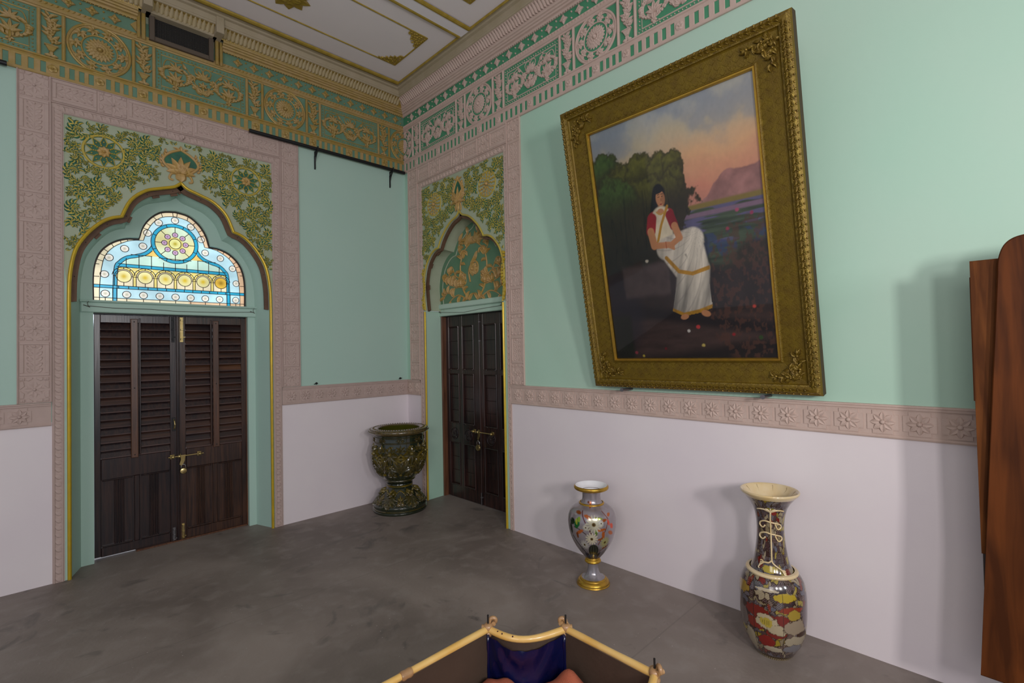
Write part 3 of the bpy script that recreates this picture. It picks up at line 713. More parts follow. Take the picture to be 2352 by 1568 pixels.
# dado rails with rosettes in stepped panels
def dado_rail(mb, u0, u1, first, per, n):
    z0, z1 = 1.128, 1.294
    mb.box(u0, z0, u1, z1, -.01, .006, 0)
    mb.profile([(0, z0 - .004), (.012, z0 - .002), (.016, z0 + .006), (.010, z0 + .014), (.006, z0 + .014)], u0, u1, 0)
    mb.profile([(.006, z1 - .026), (.014, z1 - .024), (.014, z1 - .012), (.020, z1 - .010), (.020, z1 - .001), (0, z1)], u0, u1, 0)
    zc = 1.205; hh = .058; hw = per / 2 - .008
    for i in range(n):
        c = first + i * per
        if c - hw < u0 or c + hw > u1 + .02: continue
        P = [(c - hw * .66, zc - hh), (c + hw * .66, zc - hh), (c + hw * .66, zc - hh * .66), (c + hw, zc - hh * .66), (c + hw, zc + hh * .66), (c + hw * .66, zc + hh * .66), (c + hw * .66, zc + hh), (c - hw * .66, zc + hh), (c - hw * .66, zc + hh * .66), (c - hw, zc + hh * .66), (c - hw, zc - hh * .66), (c - hw * .66, zc - hh * .66)]
        mb.prism(P, 0, .011, 0)
        for k in range(8):
            t = k * PI / 4; mb.leaf(c + .008 * math.cos(t), zc + .008 * math.sin(t), t, .045, .034, .012, 0, 0, .010, n=5, vein=.45)
        mb.dome(c, zc, .012, .014, 0, .014)
dl = MB(LW); dado_rail(dl, -5.6, -2.966, -5.6 + .07, .1335, 22)
dado_rail(dl, -1.376, 0, -1.296, .1335, 11); struct('trim_6', dl, ['pink_l'])
dr = MB(RW); dado_rail(dr, .0, .272, .068, .1375, 3); dado_rail(dr, 1.700, 9.0, 1.785, .1437, 50); struct('trim_7', dr, ['pink_r'])
# gilt bead along the openings and the brown board inside the arch
def bead(name, fn, A, x0, x1, board_off, mats, zs):
    mb = MB(fn); mb.tube([(x0, 0)] + A + [(x1, 0)], .0125, 0, .002, n=6, sq=1.3)
    o = struct(name, mb, [mats]); return o
bead('trim_8', LW, LA, lx0, lx1, .04, 'gold_bead', 2.03)
mb = MB(RW); mb.tube([(rx0, 0), (rx0, 2.04)], .0115, 0, .002, n=6, sq=1.3); mb.tube([(rx1, 2.04), (rx1, 0)], .0115, 0, .002, n=6, sq=1.3)
mb.tube(RA, .010, 1, .002, n=5, sq=1.2)
rnd = random.Random(5)
for sx in (-1, 1):
    for i in range(15):
        z = 2.06 + i * .030; x = (RC + sx * (.628 + .012 * math.sin(i * .6)))
        mb.leaf(x, z, PI / 2 - sx * rnd.uniform(.2, .9), rnd.uniform(.035, .06) * (1 - i * .028), .026, .016, 0, 1, .006, bend=sx * rnd.uniform(-1.4, 1.4))
        mb.leaf(x, z, PI / 2 + sx * .3, .035, .02, .014, 1, 0, .006)
struct('trim_9', mb, ['gold_bead', 'leaf_gold'])
def board(name, fn, A, cx, t, d0, d1, cusp):
    mb = MB(fn); n = len(A); ins = []
    for i in range(n):
        a = A[max(0, i - 1)]; b = A[min(n - 1, i + 1)]; dx, dy = b[0] - a[0], b[1] - a[1]; l = math.hypot(dx, dy); ins.append((A[i][0] + dy / l * t, A[i][1] - dx / l * t))
    o_ = [(x + (cx - x) * .010, z - .006) for x, z in A]
    mb.grid([[(p[0], p[1], d0) for p in o_], [(p[0], p[1], d0) for p in ins], [(p[0], p[1], d1) for p in ins]], 0)
    mb.face([mb.vert(*q) for q in ((*o_[0], d0), (*ins[0], d0), (*ins[0], d1), (*o_[0], d1))][::-1], 0); mb.face([mb.vert(*q) for q in ((*o_[-1], d0), (*ins[-1], d0), (*ins[-1], d1), (*o_[-1], d1))], 0)
    for k in cusp:
        p = ins[k]; a = ins[k + 1]; dx, dy = a[0] - p[0], a[1] - p[1]; l = math.hypot(dx, dy); dx /= l; dy /= l
        mb.prism([(p[0], p[1]), (p[0] + dx * .05, p[1] + dy * .05), (p[0] + dx * .05 + dy * .018, p[1] + dy * .05 - dx * .018), (p[0] + dy * .018, p[1] - dx * .018)][::-1], d1, d0 - .01, 0)
    for k in range(4, n - 4, 7):
        mb.dome((o_[k][0] + ins[k][0]) / 2, (o_[k][1] + ins[k][1]) / 2, .004, .003, 1, d0, 5, 1)
    struct(name, mb, ['brown_board', 'black_iron'])
board('trim_10', LW, LA, LC, .045, -.025, -.05, (13, 24, 33, 38, 43, 45))
board('trim_11', RW, RA, RC, .036, -.02, -.045, (6, 12, 19))

# ------------------------------------------------------------------ arabesque foliage on the spandrels
def near(A, u, v):
    return min((u - a[0]) ** 2 + (v - a[1]) ** 2 for a in A) ** .5
def above(A, cx, u, v):
    ds = [(abs(a[0] - u), a[1]) for a in A]; ds.sort(); return v > ds[0][1]
def spandrel(mb, A, cx, u0, u1, z1, star, star_r, crest, seed, zlow, taper):
    rnd = random.Random(seed); circ = []
    hw = (u1 - u0) / 2; L_ = [(a[0], a[1]) for a in A if a[0] <= cx + .001]
    sx_, sz_ = star
    def ok(u, v, r):
        if u - r * .9 < u0 or v + r > z1 or v < zlow: return False
        if u + r * .6 > cx: return False
        if abs(u - cx) < crest[0] + r * .8 and crest[1] - r < v < crest[2] + r * .6: return False
        if math.hypot(u - sx_, v - sz_) < star_r + r * .95: return False
        if not above(L_, cx, u, v): return False
        dl = near(L_, u, v); need = r + (.030 if u < cx - .5 else .055)
        if v < 2.65: need = r * .8 + .02
        return dl > need
    for R_ in (.060, .050, .042, .035, .028, .022, .016):
        for _ in range(3500):
            u, v = rnd.uniform(u0, cx), rnd.uniform(zlow, z1)
            if ok(u, v, R_) and all(math.hypot(u - c[0], v - c[1]) > (R_ + c[2]) * .87 for c in circ): circ.append((u, v, R_, rnd.uniform(0, 2 * PI), rnd.choice((-1, 1)), rnd.random()))
    for side in (1, -1):
        def X(u): return u if side > 0 else 2 * cx - u
        for (u, v, r, a0, dr, k) in circ:
            if side < 0: a0, dr = PI - a0, -dr
            x = X(u); far = u < cx - hw * .93
            if r < .02:
                mb.leaf(x - r * math.cos(a0), v - r * math.sin(a0), a0, r * 2.1, r * 1.0, .008, 1, 0, .0, bend=dr * .6, n=4)
                mb.leaf(x - r * math.cos(a0), v - r * math.sin(a0), a0 + dr * .8, r * 1.5, r * .8, .008, 1, 0, .0, n=3); continue
            # scroll stem: spiral inward
            P = [(x + r * (1 - .68 * t) * math.cos(a0 + dr * 4.9 * t), v + r * (1 - .68 * t) * math.sin(a0 + dr * 4.9 * t)) for t in [i / 14 for i in range(15)]]
            mb.tube(P, .0050 * (.6 + r * 8), 1, 0, n=3, r1=.0030)
            mb.tube([(p[0] + .004, p[1] - .002) for p in P[:9]], .0035, 0, 0, n=3)
            nl = 9 if r > .045 else (7 if r > .035 else 5)
            for i in range(nl):
                t = i / nl; an = a0 + dr * 4.4 * t; rr = r * (1 - .66 * t); px, py = x + rr * math.cos(an), v + rr * math.sin(an)
                mb.leaf(px, py, an + dr * .7, r * .78, r * .40, .010, 1, 0, .001, bend=dr * 1.3, n=4); mb.leaf(px, py, an - dr * .5, r * .50, r * .26, .010, 1, 0, .001, bend=-dr * 1.0, n=3)
                mb.leaf(px, py, an + dr * 2.3, r * .60, r * .32, .010, 1, 0, .001, bend=dr * 1.0, n=4)
            if k > .45 and r > .03: mb.rosette(x, v, r * .48, 8, .010, 1, 0, .002, a0=a0, wf=1.0, core=.22)
            else: mb.fan(x - .2 * r * math.cos(a0), v - .2 * r * math.sin(a0), a0, r * .66, 5, 2.6, r * .26, .010, 1, 0, .002)
        # corner sprig
        mb.fan(X(u0 + .055), z1 - .055, PI / 2 + side * .8, .055, 3, 1.8, .028, .010, 1, 0, .002)
    return circ
aL = MB(LW); aL.half = True
spandrel(aL, LA, LC, -2.890, 2 * LC + 2.890, 3.398, (-2.668, 3.183), .128, (.15, 2.9, 3.36), 11, 2.40, 0)
def star_roundel(mb, u, v, R_):
    mb.ringg(u, v, R_, .009, 1, 0, 36)
    n = 10; P = []
    for i in range(2 * n):
        a = PI / n * i + PI / 2; rr = R_ * (.96 if i % 2 == 0 else .58); P.append((u + rr * math.cos(a), v + rr * math.sin(a)))
    mb.sheet(P, .002, 0); mb.tube(P, .0055, 1, .002, closed=True, n=4)
    for i in range(n):
        a = 2 * PI * (i + .5) / n + PI / 2; q = [(u + R_ * .93 * math.cos(a + d), v + R_ * .93 * math.sin(a + d)) for d in (-.22, 0, .22)]
        mb.tube(q, .003, 0, .001, n=3)
        for rr in (.40, .50, .62): mb.dome(u + R_ * rr * math.cos(a + (0 if rr < .55 else PI / n)), v + R_ * rr * math.sin(a + (0 if rr < .55 else PI / n)), .0065, .010, 1, .002, 6, 1)
    mb.rosette(u, v, R_ * .36, 8, .018, 2, 2, .004, wf=1.3, core=.3)
for sx in (-1, 1): star_roundel(aL, LC + sx * .498, 3.183, .122)
def crest(mb, u, z0, z1, w_, mg=0):
    H = z1 - z0; zc = z0 + H * .50
    K = smooth_path([(0, z0 + H * .18), (w_ * .30, z0 + H * .33), (w_ * .46, z0 + H * .50), (w_ * .40, z0 + H * .66), (w_ * .22, z0 + H * .80), (0, z0 + H * .90)], 4)
    Q = [(u + x, z) for x, z in K] + [(u - x, z) for x, z in K[::-1][1:-1]]
    mb.prism(Q, 0, .006, 0); mb.tube(Q, .011, 2, .004, closed=True, n=5)
    mb.fan(u, z0 + H * .26, PI / 2, H * .44, 7, 2.9, w_ * .20, .020, 2, 2, .006); mb.fan(u, z0 + H * .24, PI / 2, H * .26, 5, 2.2, w_ * .16, .028, 2, 2, .008)
    mb.leaf(u, z0, PI / 2, H * .34, w_ * .30, .022, 2, 2, .004)
    for sx in (-1, 1):
        mb.tube(smooth_path([(u + sx * w_ * .06, z0 + H * .24), (u + sx * w_ * .24, z0 + H * .20), (u + sx * w_ * .30, z0 + H * .06), (u + sx * w_ * .20, z0 + H * .03)], 4), .009, 2, .003, n=4)
        for i in range(6): mb.leaf(u + sx * w_ * (.42 + .06 * math.sin(i)), z0 + H * (.34 + i * .08), PI / 2 - sx * (1.2 - i * .1), H * .13, H * .07, .014, 2, 2, .004, bend=sx * 1.5, n=4)
        mb.leaf(u + sx * .01, z0 + H * .88, PI / 2 - sx * .9, H * .16, H * .06, .014, 2, 2, .004, bend=-sx * 1.0)
    mb.leaf(u, z0 + H * .86, PI / 2, H * .15, H * .10, .018, 2, 2, .004)
crest(aL, LC, 3.062, 3.365, .27)
struct('trim_12', aL, ['leaf_green', 'leaf_gold', 'tymp_gold'])
aR = MB(RW); aR.half = True
spandrel(aR, RA, RC, .352, 2 * RC - .352, 3.398, (.570, 3.170), .128, (.085, 2.9, 3.40), 23, 2.42, 0)
for sx in (-1, 1):
    u, v = RC + sx * .425, 3.172
    aR.ringg(u, v, .118, .007, 1, 0, 32)
    for rr, n, L__ in ((.085, 16, .034), (.055, 12, .032), (.022, 9, .034)):
        for i in range(n):
            a = 2 * PI * i / n + rr * 9; aR.leaf(u + rr * math.cos(a), v + rr * math.sin(a), a, L__, .020, .014, 1, 2, .003, n=3)
    aR.dome(u, v, .018, .022, 2, .006)
crest(aR, RC - .012, 3.005, 3.365, .15)
struct('trim_13', aR, ['leaf_green', 'leaf_gold', 'tymp_gold'])
# tympanum over the right door
ty = MB(RW)
q = scaled(RA, RC, .975, 2.0, .975)
ty.sheet([(RC - .60, 2.10)] + q + [(RC + .60, 2.10)], -.195, 0)
ty.tube(scaled(RA, RC, .88, 2.05, .90), .006, 2, -.194, n=4)
cx_ = RC - .03
def bough(P, r, leaves, sg=1):
    Q = smooth_path(P, 5); ty.tube(Q, r, 1, -.194, n=4, r1=r * .5)
    for (k, a, l, wdt, b) in leaves:
        i = min(len(Q) - 2, int(k * (len(Q) - 1))); x, y = Q[i]; t = math.atan2(Q[i + 1][1] - y, Q[i + 1][0] - x)
        ty.leaf(x, y, t + a, l, wdt, .022, 1, 1, -.194, bend=b, n=6, vein=.4)
for sx in (-1, 1):
    X = lambda d: cx_ + sx * d
    lv = [(k, sx * s_ * .9, l * .9, .038, sx * s_ * b) for k, s_, l, b in ((.02, 1, .12, 1.6), (.10, -1, .12, 1.2), (.2, 1, .10, 1.8), (.3, -1, .13, 1.5), (.42, 1, .11, 1.6), (.5, -1, .12, 1.8), (.6, 1, .10, 1.4), (.7, -1, .11, 1.6), (.8, 1, .09, 1.4), (.88, -1, .10, 1.5), (.97, .3, .12, .5))]
    bough([(X(.06), 2.13), (X(.16), 2.24), (X(.20), 2.38), (X(.21), 2.52), (X(.15), 2.65), (X(.03), 2.73)], .012, lv)
    bough([(X(.10), 2.14), (X(.24), 2.20), (X(.34), 2.18), (X(.42), 2.13)], .010, lv[::3])
    bough([(X(.20), 2.36), (X(.30), 2.42), (X(.36), 2.52), (X(.44), 2.50)], .008, lv[1::2])
    bough([(X(.18), 2.28), (X(.32), 2.30), (X(.46), 2.36)], .008, lv[::2])
    bough([(X(.16), 2.58), (X(.24), 2.68), (X(.22), 2.78)], .007, lv[::2])
    bough([(X(.20), 2.45), (X(.13), 2.40), (X(.12), 2.32), (X(.15), 2.30)], .006, lv[::2])
    bough([(X(.34), 2.20), (X(.44), 2.24), (X(.50), 2.20)], .007, lv[::2])
    bough([(X(.30), 2.42), (X(.42), 2.42), (X(.48), 2.46)], .007, lv[1::2])
    bough([(X(.10), 2.70), (X(.12), 2.80), (X(.06), 2.84)], .006, lv[::3])
    ty.fan(X(.06), 2.72, PI / 2 - sx * .3, .13, 5, 1.8, .05, .022, 1, 1, -.194)
ty.tube(smooth_path([(cx_ - .05, 2.32), (cx_ - .07, 2.44), (cx_ + .0, 2.53), (cx_ + .07, 2.50), (cx_ + .07, 2.42), (cx_ + .02, 2.40)], 5), .010, 1, -.194, n=4)
ty.rosette(cx_, 2.45, .075, 7, .026, 1, 1, -.194, wf=1.2)
for i in range(6): ty.leaf(cx_ - .04 + i * .018, 2.50 + .01 * i, .8 + i * .2, .09, .035, .02, 1, 1, -.194, bend=-1.4)
struct('trim_14', ty, ['tymp_green', 'tymp_gold', 'khaki'])

# ------------------------------------------------------------------ stained glass
def seg_d(U, V, a, b):
    dx, dy = b[0] - a[0], b[1] - a[1]; t = np.clip(((U - a[0]) * dx + (V - a[1]) * dy) / (dx * dx + dy * dy + 1e-12), 0, 1)
    return np.hypot(U - a[0] - t * dx, V - a[1] - t * dy)
def path_d(U, V, P):
    d = np.full(U.shape, 9.)
    for a, b in zip(P[:-1], P[1:]): d = np.minimum(d, seg_d(U, V, a, b))
    return d
def in_poly(U, V, P):
    c = np.zeros(U.shape, bool); n = len(P)
    for i in range(n):
        x0, y0 = P[i]; x1, y1 = P[(i + 1) % n]
        if y0 == y1: continue
        k = ((y0 > V) != (y1 > V)) & (U < (x1 - x0) * (V - y0) / (y1 - y0) + x0); c ^= k
    return c
def inset(A, t):
    out = []; n = len(A)
    for i in range(n):
        a = A[max(0, i - 1)]; b = A[min(n - 1, i + 1)]; dx, dy = b[0] - a[0], b[1] - a[1]; l = math.hypot(dx, dy); out.append((A[i][0] + dy / l * t, A[i][1] - dx / l * t))
    return out
GC = -2.166; GZ = 2.06; GH = -.275
def gl(P): return [(GC + x, GZ + z) for x, z in P]
half0 = [(x, z - GZ) for x, z in WIN]
OUT = [(-x, z) for x, z in half0[::-1]] + half0[1:]
def half_full(seg, k=5): q = lobes(seg, k); return [(-x, z) for x, z in q[::-1]] + q[1:]
I1 = half_full([[(0, .772), (.09, .752), (.155, .695), (.20, .61), (.225, .53)], [(.225, .53), (.28, .525), (.34, .505), (.42, .45), (.475, .37), (.50, .25), (.511, .095)]])
I2 = half_full([[(.160, .545), (.172, .49), (.22, .435), (.29, .405), (.35, .39), (.39, .345), (.42, .28), (.428, .095)]])
q2 = lobes([[(.160, .56), (.172, .49), (.215, .435), (.28, .405), (.34, .385), (.39, .34), (.42, .27), (.428, .0)]], 5)
q3 = [(x - .0 if False else x, z) for x, z in inset(q2, .026)]
CC = (0, .532); R1, R2 = .173, .146
us_ = np.arange(-.56, .5601, .0045); vs_ = np.arange(0, .821, .0045)
U, V = np.meshgrid(us_, vs_); colr = np.zeros(U.shape + (3,))
cream = (.80, .72, .50); pale = (.48, .74, .84); blue = (.02, .36, .58); pgreen = (.55, .80, .70); yel = (.78, .66, .20); lyel = (.72, .75, .44); amber = (.70, .42, .03)
warm = sst(-.3, .5, U)[..., None]
colr[:] = np.array(cream) * (1 - warm * .25) * np.where(warm > -1, 1, 1)
colr = np.array(cream) * (1 - warm) + np.array((.72, .48, .30)) * warm
def fill(mask, c): colr[mask] = c
inI1 = in_poly(U, V, I1 + [(.511, .0), (-.511, .0)])
fill(inI1, pale)
inQ = in_poly(U, V, [(-x, z) for x, z in q2[::-1]] + q2); inQ &= V >= 0
Pq = [(-x, z) for x, z in q2[::-1]] + [(0, .545)] + q2
inQ = in_poly(U, V, Pq + [(.428, -.01), (-.428, -.01)])
fill(inQ, blue)
qi = [(-x, z) for x, z in q3[::-1]] + [(0, .545)] + q3
inQi = in_poly(U, V, qi + [(q3[-1][0], -.01), (-q3[-1][0], -.01)])
fill(inQi, pgreen)
fill(inQi & (V > .402), (.78, .55, .15))
fill(inQi & (V > .292) & (V < .318), blue)
fill(inQi & (V <= .292) & (V > .135), cream)
cx6 = [-.356, -.214, -.071, .070, .210, .353]
for i, c in enumerate(cx6):
    d = np.hypot(U - c, V - .215)
    fill(inQi & (V < .292) & (V > .215) & (abs(U - c) < .071) & (d > .076), lyel)
    fill(inQi & (d < .076) & (d > .060) & (V > .205), yel)
    fill(inQi & (V < .292) & (V > .262) & (abs(abs(U - c) - .071) < .018) & (d > .076), yel)
    fill(inQi & (abs(abs(U - c) - .071) < .010) & (V < .235) & (V > .135), yel)
    k = np.exp(-(d / .024) ** 2)[..., None]; dm = d < .050; a_ = .3 + .7 * (i / 5)
    base_ = np.array((.90, .86, .42)) * (1 - a_ * .25) ; cc = base_ * (1 - k) + np.array((.62, .45, .01)) * k
    if i == 5: cc = np.array((.75, .48, .06)) * (1 - k) + np.array((.35, .20, .01)) * k
    colr[dm] = np.broadcast_to(cc, colr.shape)[dm]
fill((V < .135) & (V > .112) & (abs(U) < .548), blue)
fill((V <= .112) & (V > .031) & (abs(U) < .428 - .026), pale)
fill((V <= .112) & (V > .031) & (abs(U) > .428) & (abs(U) < .511), pale)
fill((V <= .031), cream); fill((V <= .031) & (U > .1), (.72, .50, .32)); fill((V <= .135) & (abs(U) <= .428) & (abs(U) > .402), blue)
d = np.hypot(U - CC[0], V - CC[1])
fill(d < R1, blue); fill(d < R2, lyel)
ang = np.arctan2(V - CC[1], U - CC[0]); sw = (.5 + .5 * np.cos(ang * 2 + .6))[..., None]
m_ = d < R2; colr[m_] = (np.array((.62, .80, .62)) * (1 - sw) + np.array((.72, .68, .32)) * sw)[m_]
for k in range(8):
    a = k * PI / 4 + PI / 2; dd = np.hypot(U - .078 * math.cos(a), V - CC[1] - .078 * math.sin(a)); e = np.exp(-(dd / .008) ** 2)[..., None]
    mk = dd < .020; colr[mk] = (np.array((.62, .42, .62)) * (1 - e) + np.array((.22, .10, .24)) * e)[mk]
fill((d < .058) & (d > .043), (.70, .60, .18))
e = np.exp(-(d / .018) ** 2)[..., None]; mk = d < .044; colr[mk] = (np.array((.84, .84, .35)) * (1 - e) + np.array((.50, .42, .02)) * e)[mk]
bullseyes = [(0, .738), (.118, .700), (-.118, .700), (.196, .598), (-.196, .598), (.228, .482), (-.228, .482), (.350, .445), (-.350, .445), (.450, .360), (-.450, .360), (.480, .222), (-.480, .222)] + [(x, .065) for x in (-.475, -.338, -.226, -.113, .0, .113, .226, .341, .475)]
for (bx, bz) in bullseyes:
    dd = np.hypot(U - bx, V - bz); e = np.exp(-(dd / .013) ** 2)[..., None]; mk = dd < .026
    colr[mk] = (np.array((.84, .82, .76)) * (1 - e) + np.array((.50, .48, .36)) * e)[mk]
g = MB(LW); idx = -np.ones(U.shape, int); cl = []
mask = in_poly(U, V, OUT + [(.556, -.001), (-.556, -.001)]) | (path_d(U, V, OUT) < .012)
mask &= V >= 0
for j in range(U.shape[0]):
    for i in range(U.shape[1]):
        if mask[j, i]: idx[j, i] = g.vert(GC + U[j, i], GZ + V[j, i], GH); cl.append((*colr[j, i], 1))
for j in range(U.shape[0] - 1):
    for i in range(U.shape[1] - 1):
        q = (idx[j, i], idx[j, i + 1], idx[j + 1, i + 1], idx[j + 1, i])
        if min(q) >= 0: g.face(q)
win = bpy.data.objects.new('window_1', None); COL.objects.link(win); win['kind'] = 'structure'; win.location = (GC, .275, GZ)
part('glass', g, ['stained_glass'], win, colors=cl)
cm = MB(LW); lw = .0027
def came(P, closed=False, t=lw): cm.tube(gl(P), t, 0, GH, closed=closed, n=3)
def circ(c, r, n=24, t=lw): came([(c[0] + r * math.cos(2 * PI * i / n), c[1] + r * math.sin(2 * PI * i / n)) for i in range(n)], True, t)
came(I1 + [(.511, 0)]); came([(-.511, 0), (-.511, .095)])
for s_ in (-1, 1):
    came([(s_ * x, z) for x, z in q2 if math.hypot(x, z - CC[1]) > R1 - .004]); came([(s_ * x, z) for x, z in q3 if math.hypot(x, z - CC[1]) > R1])
    # short bars across the border
    for k in (2, 5, 8, 11, 14, 17, 22, 25, 28, 31, 34, 36):
        i = min(len(half0) - 2, int(k / 45 * len(half0))); x, z = half0[i]
        j = min(I1[len(I1) // 2:], key=lambda p: math.hypot(p[0] - x, p[1] - z)); came([(s_ * x, z), (s_ * j[0], j[1])])
circ(CC, R1, 40); circ(CC, R2, 36); circ(CC, .044, 20)
for k in range(8):
    a = k * PI / 4 + PI / 2; circ((.078 * math.cos(a), CC[1] + .078 * math.sin(a)), .0205, 14)
    came([(.099 * math.cos(a), CC[1] + .099 * math.sin(a)), (R2 * math.cos(a), CC[1] + R2 * math.sin(a))])
    a += PI / 8; came([(R2 * math.cos(a), CC[1] + R2 * math.sin(a)), (R1 * math.cos(a), CC[1] + R1 * math.sin(a))])
for b in bullseyes: circ(b, .0275, 16)
xq = .30
came([(-.31, .402), (-.165, .402)]); came([(.165, .402), (.31, .402)]); came([(-.12, .395), (.12, .395)])
came([(-.395, .318), (.395, .318)]); came([(-.402, .292), (.402, .292)]); came([(-.548, .135), (.548, .135)]); came([(-.548, .112), (.548, .112)]); came([(-.548, .031), (.548, .031)])
for i in range(9):
    x = -.34 + i * .085
    came([(x, .292), (x, (.402 if abs(x) < .28 else .368) if abs(x) > .12 else .36)])
for c in cx6:
    circ((c, .215), .050, 20)
    came([(c + .060 * math.cos(a), .215 + .060 * math.sin(a)) for a in [PI * i / 10 for i in range(11)]]); came([(c + .076 * math.cos(a), .215 + .076 * math.sin(a)) for a in [PI * (i + .6) / 11 for i in range(11)]])
    came([(c, .165), (c, .135)])
    for s_ in (-1, 1): came([(c + s_ * .050, .215), (c + s_ * .071, .215)]); came([(c + s_ * .061, .215), (c + s_ * .061, .135)])
    for a in (.9, PI / 2, PI - .9): came([(c + .060 * math.cos(a), .215 + .060 * math.sin(a)), (c + .076 * math.cos(a), .215 + .076 * math.sin(a))])
for i in range(13):
    x = -.39 + i * .065; came([(x, .112), (x, .135)])
for x in (-.475, -.338, -.226, -.113, 0, .113, .226, .341, .475): came([(x, .031), (x, 0)])
for x in (-.428, .428, -.402, .402): came([(x, 0), (x, .112)])
for z in (.20, .30): came([(-.556, z), (-.511, z)]); came([(.511, z), (.556, z)])
part('leading', cm, ['lead'], win)
wf = MB(LW); o_ = gl(OUT); i_ = gl(inset(OUT, .012))
wf.grid([[(x, z, -.262) for x, z in o_], [(x, z, -.262) for x, z in i_], [(x, z, GH) for x, z in i_]], 0)
wf.box(GC - .556, GZ, GC + .556, GZ + .006, GH, -.262, 0)
part('window_frame', wf, ['lead'], win)

# ------------------------------------------------------------------ door 1: louvred double door
def root_struct(name, loc):
    o = bpy.data.objects.new(name, None); COL.objects.link(o); o.location = loc; o['kind'] = 'structure'; return o
d1 = root_struct('door_1', (LC, .30, 0))
T_ = 1.955
def leaf1(u0, u1, inner, wm, sag):
    """inner = +1 when the meeting stile is at u1"""
    so, si = .040, .052
    a, b = (u0 + so, u1 - si) if inner > 0 else (u0 + si, u1 - so)
    f = MB(LW); h0, h1 = -.325, -.285
    z0 = .008
    f.box(u0, z0 if sag == 0 else z0 + .010, a, T_, h0, h1, 0, .003); f.box(b, z0, u1, T_, h0, h1, 0, .003)
    f.box(a, 1.890, b, T_, h0, h1, 0, .003); f.box(a, .625, b, .790, h0, h1, 0, .004); f.box(a, z0 + (.006 if sag else 0), b, .085, h0, h1, 0, .004)
    lf = part('door_leaf', f, [wm], d1)
    # lower panel with fluted strips
    pm = MB(LW); pm.box(a, .085, b, .625, h0, -.302, 0)
    c = (a + b) / 2; w_ = b - a
    pm.box(c - .018, .085, c + .018, .625, h0, -.290, 0, .004)
    for q in (a + w_ * .25, b - w_ * .25):
        for k in (-2, -1, 0, 1, 2): pm.box(q + k * .014 - .0045, .10, q + k * .014 + .0045, .612, -.303, -.288 - abs(k) * .002, 0, .003)
    for (x0, x1) in ((a + .01, c - .03), (c + .03, b - .01)):
        pm.box(x0, .088, x1, .100, -.303, -.283, 0, .004); pm.box(x0, .612, x1, .622, -.303, -.285, 0, .004)
    part('lower_panel', pm, [wm], lf)
    sl = MB(LW); n = 18; st = (1.890 - .790) / n
    # inner sub-bays either side of the rod
    rod = c + (.004 if inner > 0 else -.010)
    for i in range(n):
        z = .790 + (i + .5) * st
        mm_ = (0, 0, 1, 0, 1, 0, 0, 1)[i % 8] if inner > 0 else (1, 2, 1, 1, 0, 2 if i == 12 else 1, 0, 1)[i % 8]
        if inner < 0 and i == 11: mm_ = 3
        for (x0, x1) in ((a, rod - .012), (rod + .012, b)):
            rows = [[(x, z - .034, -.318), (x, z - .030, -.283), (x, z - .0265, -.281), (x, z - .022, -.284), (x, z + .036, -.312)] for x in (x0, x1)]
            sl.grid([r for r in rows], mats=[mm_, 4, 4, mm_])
    sl.box(rod - .016, .790, rod + .016, 1.890, -.32, -.306, 0)
    part('louvers', sl, ['door_dark', 'slat_mid', 'slat_dark', 'slat_warm', 'slat_edge_highlight'], lf)
    bt = MB(LW); e = -1 if inner > 0 else 1
    bt.box(rod - .024 + e * .020, .775, rod + .024 + e * .020, 1.925, -.286, -.262, 0, .004)
    for zz in (.80, 1.35, 1.90): bt.dome(rod + e * .020, zz, .005, .004, 1, -.262, 6, 1)
    part('batten', bt, ['batten', 'black_iron'], lf)
    rd = MB(LW); rd.box(rod - e * .018 - .006, .80, rod - e * .018 + .006, 1.93, -.288, -.268, 0, .003); part('tilt_rod', rd, [wm], lf)
    return lf
lfA = leaf1(-2.712, -2.158, 1, 'door_dark', 1)
lfB = leaf1(-2.146, -1.608, -1, 'door_warm', 0)
as_ = MB(LW); as_.box(-2.166, .008, -2.140, T_, -.287, -.276, 0, .005); as_.tube([(-2.153, .01), (-2.153, T_)], .005, 0, -.276, n=4); part('meeting_bead', as_, ['door_dark'], d1)
fr = MB(LW); fr.box(-1.612, .0, -1.603, 1.967, -.33, -.262, 0); fr.box(-2.722, 1.957, -1.603, 1.967, -.33, -.27, 1); part('door_frame', fr, ['frame_wood', 'black_iron'], d1)
th = MB(LW); th.box(-2.45, 0, -1.60, .010, -.33, -.262, 0, .003); part('threshold', th, ['frame_wood'], d1)
def tower_bolt(u, z0, z1, m, par, wd=.022):
    b = MB(LW); b.box(u - wd / 2, z0, u + wd / 2, z1, -.286, -.280, 0, .002)
    b.tube3([LW(u, z0 + .01, -.272), LW(u, z1 - .01, -.272)], .005, 0, 6)
    for k in (.12, .5, .88): z = z0 + (z1 - z0) * k; b.box(u - wd * .42, z - .006, u + wd * .42, z + .006, -.282, -.266, 0, .002)
    b.box(u + wd * .3, z0 + (z1 - z0) * .2 - .004, u + wd * .9, z0 + (z1 - z0) * .2 + .004, -.276, -.266, 0, .001)
    part('tower_bolt', b, [m], par, label='brass tower bolt' if m == 'brass' else None)
tower_bolt(-2.186, 1.73, 1.95, 'black_iron', lfA); tower_bolt(-2.122, 1.73, 1.95, 'brass', lfB, .026)
tower_bolt(-2.186, .012, .125, 'dull_metal', lfA); tower_bolt(-2.120, .012, .145, 'brass', lfB)
hd = MB(LW); hd.box(-2.196, .958, -2.172, 1.075, -.286, -.281, 0, .002)
hd.tube3([LW(-2.184, .975, -.28), LW(-2.182, .985, -.262), LW(-2.180, 1.015, -.252), LW(-2.182, 1.045, -.262), LW(-2.184, 1.058, -.28)], .005, 1, 8)
part('pull_handle', hd, ['black_iron', 'brass'], lfA)
